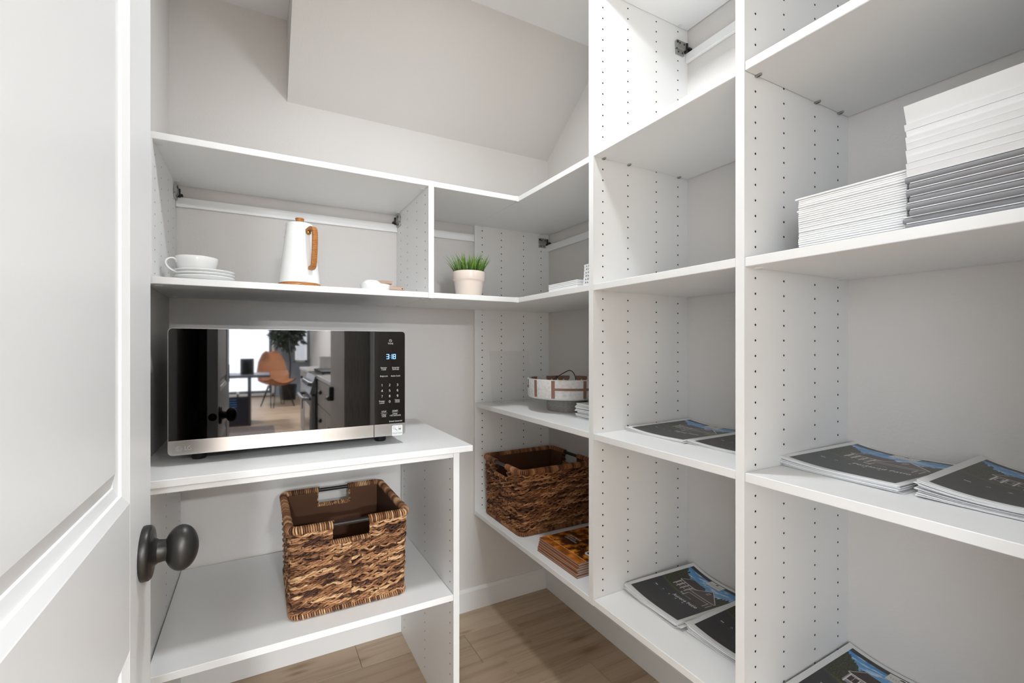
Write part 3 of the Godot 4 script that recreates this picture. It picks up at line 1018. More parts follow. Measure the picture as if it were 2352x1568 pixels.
	si.tube(PackedVector3Array([Vector3(0.3792 - 0.1067, 0.9330 - 0.8845, 0.0009), Vector3(0.3862 - 0.1067, 0.9272 - 0.8845, 0.0009)]), 0.0007, 4)
	si.box(Vector3(0.3906 - 0.1067, 0.9292 - 0.8845, 0.0008), Vector3(0.3980 - 0.1067, 0.9335 - 0.8845, 0.0010), 0.0, I)
	part("icon", si, mat(c8(120, 120, 120), 0.6), sp)
	put.call("EasyClean", 0.3862, 0.9190, 0.0052, mat(c8(120, 120, 120), 0.6), sp, 0.0010, "lettering", "Droid Sans")

# ------------------------------------------------------------------ wicker baskets
# local frame: x along the handle side (a), z along the long side (b); handles on the +z and -z faces
func basket(label: String, at: Vector3, turn: float, sd: int, tones: Array) -> void:
	var A := 0.163
	var Bz := 0.1805
	var H := 0.262
	var R := 0.022
	var t := thing("wicker_basket", label, "basket", at, turn, "")
	var r := RandomNumberGenerator.new()
	r.seed = sd
	var nz := FastNoiseLite.new(); nz.seed = sd; nz.frequency = 9.0; nz.fractal_octaves = 2
	var nf := FastNoiseLite.new(); nf.seed = sd + 3; nf.frequency = 60.0
	# perimeter by arc length, starting in the middle of the +z face, going towards +x
	var lens := [A - R, PI / 2 * R, 2 * (Bz - R), PI / 2 * R, 2 * (A - R), PI / 2 * R, 2 * (Bz - R), PI / 2 * R, A - R]
	var per := 0.0
	for l in lens: per += l
	var at_s := func(s: float) -> Array:
		s = fposmod(s, per)
		var i := 0
		while i < 8 and s > lens[i]:
			s -= lens[i]; i += 1
		match i:
			0: return [Vector2(s, Bz), Vector2(0, 1)]
			1:
				var a := PI / 2 - s / R
				return [Vector2(A - R, Bz - R) + Vector2(cos(a), sin(a)) * R, Vector2(cos(a), sin(a))]
			2: return [Vector2(A, Bz - R - s), Vector2(1, 0)]
			3:
				var a := -s / R
				return [Vector2(A - R, -Bz + R) + Vector2(cos(a), sin(a)) * R, Vector2(cos(a), sin(a))]
			4: return [Vector2(A - R - s, -Bz), Vector2(0, -1)]
			5:
				var a := -PI / 2 - s / R
				return [Vector2(-A + R, -Bz + R) + Vector2(cos(a), sin(a)) * R, Vector2(cos(a), sin(a))]
			6: return [Vector2(-A, -Bz + R + s), Vector2(-1, 0)]
			7:
				var a := PI - s / R
				return [Vector2(-A + R, Bz - R) + Vector2(cos(a), sin(a)) * R, Vector2(cos(a), sin(a))]
		return [Vector2(-A + R + s, Bz), Vector2(0, 1)]
	var g := 0.052                      # half width of the hand hole
	var yg := H - 0.058                 # its lower edge
	var taper := func(y: float) -> float: return 0.962 + 0.038 * clampf(y / H, 0, 1)
	var col := func(y: float, s: float, k: float) -> Color:
		var q := clampf(nz.get_noise_2d(s * 0.8, y * 6.0) * 0.9 + 0.5 + nf.get_noise_2d(s, y * 4.0 + k) * 0.35, 0.0, 0.999) * (tones.size() - 1)
		var i := int(q)
		return (tones[i] as Color).lerp(tones[mini(i + 1, tones.size() - 1)], q - i).srgb_to_linear()
	var m := MB.new()
	m.colored = true
	var rows := 25
	var y0 := 0.013
	var pitch := (H - 0.022 - y0) / rows
	var stake := 0.0265
	for row in rows:
		var y := y0 + (row + 0.5) * pitch
		var spans := [[0.0, per]] if y < yg - 0.004 else [[g, per / 2 - g], [per / 2 + g, per - g]]
		for sp in spans:
			for k in 3:
				var pts := PackedVector3Array()
				var cols := PackedColorArray()
				var L: float = sp[1] - sp[0]
				var n := int(L / 0.0058)
				var ph := r.randf() * TAU
				var lean := r.randf_range(0.036, 0.05)
				for i in n + 1:
					var s: float = sp[0] + L * i / n
					var q: Array = at_s.call(s)
					var f: float = TAU * s / lean + TAU * k / 3 + ph
					var wv := 0.0024 * cos(PI * s / stake + PI * (row % 2))
					var wob := nf.get_noise_2d(s * 0.5, row * 3.1) * 0.0016
					var tp: float = taper.call(y)
					var out: float = cos(f) * 0.0028 + wv
					pts.append(Vector3(q[0].x * tp + q[1].x * out, y + sin(f) * 0.0034 + wob, q[0].y * tp + q[1].y * out))
					cols.append(col.call(y, s + k * 0.013, float(k * 7 + row)))
				m.tube(pts, r.randf_range(0.0023, 0.0031), 5, false, cols)
	part("weave", m, M.wicker, t, "stuff")
	# upright stakes
	var sm := MB.new()
	sm.colored = true
	var ns := int(per / stake)
	for i in ns:
		var s := per * i / ns
		var q: Array = at_s.call(s)
		var inside := absf(fposmod(s + per / 4, per / 2) - per / 4) < g + 0.004
		sm.tint = (tones[0] as Color).lerp(tones[1], 0.6).srgb_to_linear()
		sm.tube(PackedVector3Array([Vector3(q[0].x * 0.962, 0.004, q[0].y * 0.962), Vector3(q[0].x, yg - 0.006 if inside else H - 0.012, q[0].y)]), 0.0019, 5)
	part("stakes", sm, M.wicker, t, "stuff")
	# wrapped rims: core and a tight winding
	var wrap := func(pts: PackedVector3Array, core: float, strand: float, step: float) -> MB:
		var w := MB.new()
		w.colored = true
		w.tint = (tones[0] as Color).srgb_to_linear()
		w.tube(pts, core, 8)
		var c3 := Curve3D.new()
		c3.bake_interval = 0.002
		for p in pts: c3.add_point(p)
		var L := c3.get_baked_length()
		var turns := int(L / step)
		var hp := PackedVector3Array()
		var hc := PackedColorArray()
		var per_turn := 9
		var tone := 0.5
		for i in turns * per_turn + 1:
			var s := L * i / (turns * per_turn)
			var p := c3.sample_baked(s)
			var d := (c3.sample_baked(minf(s + 0.003, L)) - c3.sample_baked(maxf(s - 0.003, 0.0))).normalized()
			var u := UP if absf(d.y) < 0.9 else Vector3.RIGHT
			u = (u - d * u.dot(d)).normalized()
			var v := d.cross(u)
			var f := TAU * i / per_turn
			if i % per_turn == 0: tone = clampf(nz.get_noise_1d(s * 3.0 + p.x * 5.0) * 0.7 + 0.55 + r.randf_range(-0.16, 0.16), 0.0, 0.999)
			hp.append(p + (u * cos(f) + v * sin(f)) * (core + strand * 0.45))
			var q := tone * (tones.size() - 1)
			hc.append((tones[int(q)] as Color).lerp(tones[mini(int(q) + 1, tones.size() - 1)], q - int(q)).srgb_to_linear())
		w.tube(hp, strand, 5, false, hc)
		return w
	for half in [[g - 0.003, per / 2 - g + 0.003], [per / 2 + g - 0.003, per - g + 0.003]]:
		var pts := PackedVector3Array()
		for i in 61:
			var q: Array = at_s.call(lerpf(half[0], half[1], i / 60.0))
			pts.append(Vector3(q[0].x, H - 0.011, q[0].y))
		part("wrapped_rim", wrap.call(pts, 0.0085, 0.0029, 0.0060), M.wicker, t)
	var bp := PackedVector3Array()
	for i in 121:
		var q: Array = at_s.call(per * i / 120)
		bp.append(Vector3(q[0].x * 0.965, 0.0085, q[0].y * 0.965))
	part("wrapped_base", wrap.call(bp, 0.0055, 0.0025, 0.0062), M.wicker, t)
	for z in [Bz, -Bz]:
		var tp: float = taper.call(yg)
		part("handle_border", wrap.call(PackedVector3Array([Vector3(-g - 0.004, yg - 0.004, z * tp), Vector3(0, yg - 0.0045, z * tp), Vector3(g + 0.004, yg - 0.004, z * tp)]), 0.0048, 0.0024, 0.0058), M.wicker, t)
		var rod := MB.new()
		rod.tube(PackedVector3Array([Vector3(-g - 0.006, H - 0.011, z), Vector3(g + 0.006, H - 0.011, z)]), 0.0066, 12)
		part("handle", rod, M.rod, t, "", "dark round handle rod")
	# thin dark backing just inside the weave, and the floor of the basket
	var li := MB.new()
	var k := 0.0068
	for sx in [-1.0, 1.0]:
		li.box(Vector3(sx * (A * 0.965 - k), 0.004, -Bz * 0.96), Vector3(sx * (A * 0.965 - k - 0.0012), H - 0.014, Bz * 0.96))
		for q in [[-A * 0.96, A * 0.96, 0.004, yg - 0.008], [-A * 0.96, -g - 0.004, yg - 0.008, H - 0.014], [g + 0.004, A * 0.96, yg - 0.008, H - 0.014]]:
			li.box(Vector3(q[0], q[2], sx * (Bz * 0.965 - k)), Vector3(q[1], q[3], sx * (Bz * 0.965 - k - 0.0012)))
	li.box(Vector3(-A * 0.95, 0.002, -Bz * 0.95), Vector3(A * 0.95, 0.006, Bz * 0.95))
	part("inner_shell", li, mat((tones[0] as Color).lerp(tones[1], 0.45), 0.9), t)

func baskets() -> void:
	M.wicker = mat(Color.WHITE, 0.62, 0.0, 0.45)
	M.wicker.vertex_color_use_as_albedo = true
	M.rod = mat(c8(38, 30, 27), 0.45)
	basket("brown wicker basket with pale straw patches, on the shelf under the microwave", P(0.241, 0.4319, 1.5835), 0.0, 5,
		[c8(62, 38, 24), c8(118, 78, 52), c8(160, 112, 76), c8(188, 142, 100), c8(222, 184, 140)])
	basket("reddish brown wicker basket on the low corner shelf, next to the magazines", P(1.0745, 0.4486, 1.7155), PI / 2, 17,
		[c8(66, 38, 22), c8(112, 70, 42), c8(146, 94, 58), c8(170, 116, 74), c8(196, 146, 104)])

# ------------------------------------------------------------------ things on the shelves of the back wall
func shelf_things() -> void:
	var porcelain := mat(c8(240, 240, 238), 0.18)
	porcelain.clearcoat_enabled = true
	porcelain.clearcoat = 0.4
	var sy := 1.3749
	# three saucers and a cup
	for i in 3:
		var b := MB.new()
		var y := i * 0.0088
		b.lathe([Vector2(0.0, 0.001), Vector2(0.040, 0.0), Vector2(0.043, 0.001), Vector2(0.058, 0.0065), Vector2(0.0738, 0.0158), Vector2(0.0755, 0.0175), Vector2(0.0750, 0.0195), Vector2(0.0730, 0.0198), Vector2(0.057, 0.0122), Vector2(0.040, 0.0060), Vector2(0.0, 0.0055)], 56)
		solid("saucer", b, porcelain, ["bottom white saucer of the three stacked on the shelf", "middle white saucer of the three stacked under the cup", "top white saucer of the stack, directly under the cup"][i], "saucer", P(-0.1335, sy + y, 1.642), 0.0, "white saucers under the cup")
	var cup := thing("cup", "wide low white cup with a looped handle, on top of the saucers", "cup", P(-0.1545, sy + 2 * 0.0088 + 0.0062, 1.645))
	var cb := MB.new()
	cb.lathe([Vector2(0.0, 0.001), Vector2(0.028, 0.0), Vector2(0.0305, 0.001), Vector2(0.0335, 0.005), Vector2(0.0425, 0.014), Vector2(0.0480, 0.0245), Vector2(0.0512, 0.038), Vector2(0.0530, 0.0515), Vector2(0.0524, 0.0526), Vector2(0.0510, 0.0516), Vector2(0.0490, 0.038), Vector2(0.0455, 0.025), Vector2(0.036, 0.012), Vector2(0.020, 0.0060), Vector2(0.0, 0.0055)], 56)
	part("bowl", cb, porcelain, cup)
	var hb := MB.new()
	var hp := PackedVector3Array()
	var dir := Vector3(-0.94, 0, 0.34).normalized()
	for q in [[0.0500, 0.0335], [0.0515, 0.0400], [0.0580, 0.0445], [0.0660, 0.0440], [0.0730, 0.0395], [0.0765, 0.0325], [0.0755, 0.0245], [0.0700, 0.0165], [0.0610, 0.0098], [0.0500, 0.0060], [0.0400, 0.0065]]:
		hp.append(dir * q[0] + UP * q[1])
	hb.band(_smooth(hp, 4), dir.cross(UP), 0.0090, 0.0042)
	part("handle", hb, porcelain, cup)

	# kettle
	var kt := thing("kettle", "tall white enamel kettle with wooden base, lid knob and handle", "kettle", P(0.1185, sy, 1.602))
	var wood := mat(c8(176, 116, 62), 0.42)
	var wg := grad([c8(120, 70, 32), c8(176, 114, 58), c8(205, 150, 92)])
	wood.albedo_color = Color.WHITE
	wood.albedo_texture = noise_tex(0.02, 256, 4, false, 1.0, wg)
	wood.uv1_triplanar = true
	wood.uv1_scale = Vector3(5, 34, 34)
	M.kettle_wood = wood
	var enamel := mat(c8(243, 243, 241), 0.14)
	enamel.clearcoat_enabled = true
	enamel.clearcoat = 0.5
	var kb := MB.new()
	kb.lathe([Vector2(0.0, 0.0), Vector2(0.0600, 0.0), Vector2(0.0614, 0.0020), Vector2(0.0614, 0.0105), Vector2(0.0600, 0.0124), Vector2(0.050, 0.0126)], 56)
	part("wood_base", kb, wood, kt)
	var body := MB.new()
	body.lathe([Vector2(0.0575, 0.0120), Vector2(0.0590, 0.0128), Vector2(0.0588, 0.017), Vector2(0.0400, 0.1905), Vector2(0.0392, 0.1940), Vector2(0.0370, 0.1945)], 64)
	part("body", body, enamel, kt)
	var lid := MB.new()
	lid.lathe([Vector2(0.0396, 0.1925), Vector2(0.0400, 0.1950), Vector2(0.0385, 0.1990), Vector2(0.0330, 0.2015), Vector2(0.0200, 0.2035), Vector2(0.0, 0.2040)], 56)
	part("lid", lid, enamel, kt)
	var kn := MB.new()
	kn.lathe([Vector2(0.0105, 0.2030), Vector2(0.0105, 0.2065), Vector2(0.0128, 0.2150), Vector2(0.0135, 0.2172), Vector2(0.0125, 0.2186), Vector2(0.0, 0.2190)], 32)
	part("lid_knob", kn, wood, kt)
	# handle, turned towards the room and a little to the right
	var az := deg_to_rad(-62.0)
	var hd := Vector3(cos(az), 0, -sin(az))
	var ac := hd.cross(UP)
	var ph := PackedVector3Array()
	for q in [[0.0430, 0.1740], [0.0560, 0.1790], [0.0680, 0.1800], [0.0760, 0.1740], [0.0785, 0.1620], [0.0790, 0.1400], [0.0775, 0.1100], [0.0745, 0.0780], [0.0720, 0.0640], [0.0670, 0.0575], [0.0570, 0.0560]]:
		ph.append(hd * q[0] + UP * q[1])
	var hm := MB.new()
	hm.band(_smooth(ph, 4), ac, 0.0165, 0.0085)
	var kh := part("handle", hm, wood, kt)
	var br := mat(c8(176, 140, 84), 0.32, 1.0)
	for q in [[0.0435, 0.1690, 0.0075], [0.0530, 0.0600, 0.0055]]:
		var s := MB.new()
		s.lathe([Vector2(q[2], -0.009), Vector2(q[2], 0.002), Vector2(q[2] * 0.7, 0.005), Vector2(0.0, 0.006)], 18, Transform3D(Basis(ac, hd, ac.cross(hd)), hd * (q[0] + 0.003) + UP * q[1]))
		part("screw", s, br, kh)
	var sp := MB.new()
	var spp := PackedVector3Array()
	for q in [[0.0440, 0.120], [0.0560, 0.135], [0.0640, 0.155], [0.0720, 0.172]]: spp.append(-hd * q[0] + UP * q[1])
	sp.tube(_smooth(spp, 3), 0.0085, 14)
	part("spout", sp, enamel, kt)

	# two little white dishes with wooden handles
	var pale := mat(c8(176, 148, 128), 0.55)
	for i in 2:
		var x: float = [0.352, 0.340][i]
		var r: float = [0.0490, 0.0330][i]
		var y: float = [0.0, 0.0256][i]
		var d := thing("measuring_dish", ["shallow white dish with a pale wooden handle, lying on the shelf", "smaller white dish with a wooden handle, upside down on the other dish"][i], "dish", P(x, sy + y, 1.602), 0.0)
		var db := MB.new()
		if i == 0:
			db.lathe([Vector2(0.0, 0.0), Vector2(r * 0.86, 0.0), Vector2(r * 0.93, 0.003), Vector2(r, 0.0215), Vector2(r * 1.0, 0.0245), Vector2(r * 0.96, 0.0250), Vector2(r * 0.93, 0.0225), Vector2(r * 0.86, 0.005), Vector2(0.0, 0.004)], 44)
		else:
			db.lathe([Vector2(r * 0.9, 0.0), Vector2(r, 0.0004), Vector2(r * 0.98, 0.0025), Vector2(r * 0.7, 0.0105), Vector2(r * 0.62, 0.0125), Vector2(r * 0.5, 0.0132), Vector2(0.0, 0.0135)], 44)
		part("bowl", db, porcelain, d)
		var a := deg_to_rad([-8.0, 6.0][i])
		var hx := Vector3(cos(a), 0, -sin(a))
		var hpts := PackedVector3Array()
		var hs := [[r * 0.93, 0.015], [r + 0.012, 0.0155], [r + 0.030, 0.0145], [r + 0.046, 0.0140]] if i == 0 else [[r * 0.55, 0.008], [r + 0.004, 0.0100], [r + 0.022, 0.0105], [r + 0.036, 0.0100]]
		for q in hs: hpts.append(hx * q[0] + UP * q[1])
		var hh := MB.new()
		hh.band(_smooth(hpts, 4), hx.cross(UP), 0.020 - i * 0.002, 0.0125 - i * 0.001)
		part("handle", hh, pale, d)
		if i == 0:
			var ho := MB.new()
			ho.tube(PackedVector3Array([hx * (r + 0.040) + UP * 0.014 + hx.cross(UP) * -0.0103, hx * (r + 0.040) + UP * 0.014 + hx.cross(UP) * 0.0103]), 0.0022, 10)
			part("hanging_hole", ho, M.hole, d)

	# potted grass
	var po := thing("potted_grass", "small cream pot of bright green artificial grass, beside the shelf divider", "plant", P(0.7190, sy, 1.652))
	var pb := MB.new()
	pb.lathe([Vector2(0.0, 0.0), Vector2(0.0462, 0.0), Vector2(0.0480, 0.0018), Vector2(0.0572, 0.0650), Vector2(0.0580, 0.0668), Vector2(0.0606, 0.0690), Vector2(0.0622, 0.0715), Vector2(0.0632, 0.0985), Vector2(0.0626, 0.1015), Vector2(0.0606, 0.1025), Vector2(0.0590, 0.1010), Vector2(0.0570, 0.0850)], 56)
	var cream := mat(c8(240, 224, 212), 0.25)
	part("pot", pb, cream, po)
	var so := MB.new()
	so.lathe([Vector2(0.0575, 0.088), Vector2(0.0, 0.090)], 24)
	part("soil", so, mat(c8(45, 52, 26), 0.95), po)
	var gr := MB.new()
	gr.colored = true
	var r2 := RandomNumberGenerator.new()
	r2.seed = 4
	for i in 250:
		var rad := sqrt(r2.randf()) * 0.052
		var f := r2.randf() * TAU
		var root := Vector3(cos(f) * rad, 0.088, sin(f) * rad)
		var lean := rad / 0.052
		var out := Vector3(cos(f), 0, sin(f)).rotated(UP, r2.randf_range(-0.7, 0.7))
		var L := r2.randf_range(0.050, 0.098) * (1.10 - 0.25 * lean)
		if i < 10: L *= 1.16
		var side := out.cross(UP).rotated(UP, r2.randf_range(-1.2, 1.2)).normalized()
		var w := r2.randf_range(0.0016, 0.0030)
		var bend := r2.randf_range(0.1, 0.55) * lean + r2.randf_range(0.0, 0.18)
		var shade := r2.randf()
		var c0 := c8(28, 54, 18).lerp(c8(66, 104, 30), shade).srgb_to_linear()
		var c1 := c8(74, 124, 34).lerp(c8(158, 196, 84), shade).srgb_to_linear()
		var prev := []
		for k in 7:
			var u := k / 6.0
			var p := root + UP * (L * (u - 0.10 * bend * u * u)) + out * (L * (0.25 * lean * u + bend * u * u * 0.75))
			var ww := w * (1.0 - pow(u, 1.6)) * (0.75 + 0.5 * minf(u * 3, 1))
			var q := [p - side * ww, p + out * ww * 0.45, p + side * ww]
			if k > 0:
				gr.tint = c0.lerp(c1, pow(u, 1.4))
				gr.quad(prev[0], prev[1], q[1], q[0])
				gr.quad(prev[1], prev[2], q[2], q[1])
			prev = q
	var gm := mat(Color.WHITE, 0.45)
	gm.vertex_color_use_as_albedo = true
	gm.cull_mode = BaseMaterial3D.CULL_DISABLED
	gm.backlight_enabled = true
	gm.backlight = Color(0.25, 0.3, 0.1)
	part("grass", gr, gm, po, "stuff")

	# pedestal bowl with black wire loops
	var bw := thing("pedestal_bowl", "white rough stone bowl with brown painted stripes on a grey foot", "bowl", P(1.0905, 0.9366, 1.523))
	var R := 0.1585
	var stone := mat(Color.WHITE, 0.8)
	stone.albedo_texture = noise_tex(0.03, 256, 5, false, 1.0, grad([c8(176, 174, 172), c8(216, 214, 212), c8(226, 225, 224), c8(232, 231, 230)]))
	stone.uv1_triplanar = true
	stone.uv1_scale = Vector3(9, 9, 9)
	stone.heightmap_enabled = true
	stone.heightmap_texture = noise_tex(0.08, 256, 4)
	stone.heightmap_scale = 0.06
	var bo := MB.new()
	bo.lathe([Vector2(0.0, 0.050), Vector2(R * 0.55, 0.050), Vector2(R * 0.92, 0.0530), Vector2(R * 0.975, 0.0560), Vector2(R * 0.992, 0.062), Vector2(R, 0.126), Vector2(R * 0.992, 0.1295), Vector2(R * 0.968, 0.1290), Vector2(R * 0.955, 0.124), Vector2(R * 0.945, 0.070), Vector2(R * 0.90, 0.064), Vector2(0.0, 0.0630)], 72)
	part("bowl", bo, stone, bw)
	var ft := MB.new()
	ft.lathe([Vector2(0.0, 0.0), Vector2(0.0775, 0.0), Vector2(0.0795, 0.003), Vector2(0.0800, 0.030), Vector2(0.0780, 0.052)], 56)
	var grey := mat(c8(176, 174, 171), 0.85)
	grey.albedo_texture = noise_tex(0.05, 256, 4, false, 1.0, grad([c8(200, 200, 198), c8(255, 255, 255)]))
	grey.uv1_triplanar = true
	grey.uv1_scale = Vector3(10, 10, 10)
	part("foot", ft, grey, bw)
	var brown := mat(c8(140, 108, 92), 0.8)
	# azimuth 0 looks at the doorway
	var face := atan2(-1.0905, 1.523)
	var strip := func(f0: float, f1: float, ya: float, yb: float) -> void:
		var b := MB.new()
		var n := maxi(2, int(absf(f1 - f0) / 0.05))
		for i in n:
			var fa := face + lerpf(f0, f1, float(i) / n)
			var fb := face + lerpf(f0, f1, float(i + 1) / n)
			var pa := func(f: float, y: float) -> Vector3:
				var rr := R * (0.992 + 0.008 * (y - 0.062) / 0.064) + 0.0005
				return Vector3(sin(f) * rr, y, cos(f) * rr)
			b.quad(pa.call(fa, ya), pa.call(fb, ya), pa.call(fb, yb), pa.call(fa, yb))
		part("stripe", b, brown, bw)
	strip.call(-1.30, -1.22, 0.094, 0.126); strip.call(-1.45, -1.22, 0.092, 0.101)
	strip.call(-0.90, -0.80, 0.062, 0.126)
	strip.call(-0.375, -0.285, 0.060, 0.126)
	strip.call(0.39, 0.47, 0.060, 0.126)
	strip.call(-0.29, 0.95, 0.0895, 0.0985)
	strip.call(0.95, 1.04, 0.060, 0.126); strip.call(2.0, 2.09, 0.060, 0.126); strip.call(3.0, 3.09, 0.060, 0.126); strip.call(4.1, 4.19, 0.060, 0.126)
	var inn := MB.new()
	for i in 36:
		if i % 9 in [0, 1, 4]: continue
		var fa := TAU * i / 36
		var fb := TAU * (i + 1) / 36
		var ri := R * 0.9535
		inn.quad(Vector3(sin(fb) * ri, 0.108, cos(fb) * ri), Vector3(sin(fa) * ri, 0.108, cos(fa) * ri), Vector3(sin(fa) * ri, 0.1275, cos(fa) * ri), Vector3(sin(fb) * ri, 0.1275, cos(fb) * ri))
	part("inner_stripes", inn, brown, bw, "stuff")
	# black cords knotted into loops, lying in the bowl
	var c0 := Vector3(1.0905, 0.9366, -1.523)
	# directions across the view and away from it
	var rt := Vector3(0.876, 0, 0.482)
	var aw := Vector3(0.482, 0, -0.876)
	var cords := [
		[[-0.068, 0.116, -0.060], [-0.055, 0.128, -0.058], [-0.040, 0.138, -0.055], [-0.025, 0.147, -0.053], [-0.006, 0.157, -0.050], [0.004, 0.160, -0.050], [0.016, 0.155, -0.048], [0.026, 0.138, -0.046], [0.031, 0.112, -0.045], [0.032, 0.075, -0.040]],
		[[-0.050, 0.132, -0.057], [-0.046, 0.139, -0.054], [-0.044, 0.133, -0.056], [-0.048, 0.126, -0.058], [-0.046, 0.118, -0.060], [-0.036, 0.106, -0.062], [-0.018, 0.100, -0.060], [0.010, 0.092, -0.055]],
		[[0.090, 0.108, -0.040], [0.102, 0.122, -0.035], [0.118, 0.135, -0.030], [0.130, 0.128, -0.020], [0.134, 0.095, -0.010]],
	]
	var cm := mat(c8(20, 17, 16), 0.45)
	var dl := ["black cord bent into a tall loop above the striped bowl", "black cord knotted round the tall loop and dipping into the bowl", "black cord rising at the right side of the striped bowl"]
	for i in 3:
		var pts := PackedVector3Array()
		for q in cords[i]: pts.append(c0 + rt * q[0] + UP * q[1] + aw * q[2])
		var b := MB.new()
		b.tube(_smooth(pts, 5), 0.0017, 8)
		solid("black_cord", b, cm, dl[i], "cord", Vector3.ZERO, 0.0, "black cords in the striped bowl")

	# clear acrylic sheet holder leaning on the end panel
	var ac2 := thing("acrylic_stand", "clear acrylic sheet stand leaning against the end panel, behind the striped bowl", "stand", P(1.035, 0.9366, 1.872))
	var clear := mat(Color(0.99, 0.99, 0.99, 0.02), 0.05)
	clear.transparency = BaseMaterial3D.TRANSPARENCY_ALPHA
	M.clear = clear
	var pn := MB.new()
	pn.box(Vector3(-0.104, 0.0, -0.001), Vector3(0.104, 0.234, 0.001), 0.0, Transform3D(Basis(Vector3.RIGHT, deg_to_rad(-8.5)), Vector3(0, 0.001, 0)))
	part("pane", pn, clear, ac2)
	var fo := MB.new()
	fo.box(Vector3(-0.104, 0.0002, 0.0), Vector3(0.104, 0.0022, 0.034))
	part("foot", fo, clear, ac2)

func _smooth(p: PackedVector3Array, n: int) -> PackedVector3Array:
	var o := PackedVector3Array()
	for i in p.size() - 1:
		var a := p[maxi(i - 1, 0)]
		var d := p[mini(i + 2, p.size() - 1)]
		for k in n:
			o.append(p[i].cubic_interpolate(p[i + 1], a, d, float(k) / n))
	o.append(p[p.size() - 1])
	return o

# ------------------------------------------------------------------ printed paper
func fill_poly(im: Image, pts: Array, col: Color) -> void:
	var w := im.get_width()
	var h := im.get_height()
	var y0 := INF
	var y1 := -INF
	for p in pts:
		y0 = minf(y0, p.y); y1 = maxf(y1, p.y)
	for y in range(maxi(0, int(y0 * h)), mini(h, int(y1 * h) + 1)):
		var yy := (y + 0.5) / h
		var xs := []
		for i in pts.size():
			var a: Vector2 = pts[i]
			var b: Vector2 = pts[(i + 1) % pts.size()]
			if (a.y <= yy) != (b.y <= yy):
				xs.append(a.x + (yy - a.y) / (b.y - a.y) * (b.x - a.x))
		xs.sort()
		for k in range(0, xs.size() - 1, 2):
			var xa := clampi(int(round(xs[k] * w)), 0, w)
			var xb := clampi(int(round(xs[k + 1] * w)), 0, w)
			if xb > xa: im.fill_rect(Rect2i(xa, y, xb - xa, 1), col)

func line(im: Image, a: Vector2, b: Vector2, t: float, col: Color) -> void:
	var d := (b - a).normalized()
	var n := Vector2(-d.y, d.x) * t / 2
	fill_poly(im, [a + n, b + n, b - n, a - n], col)

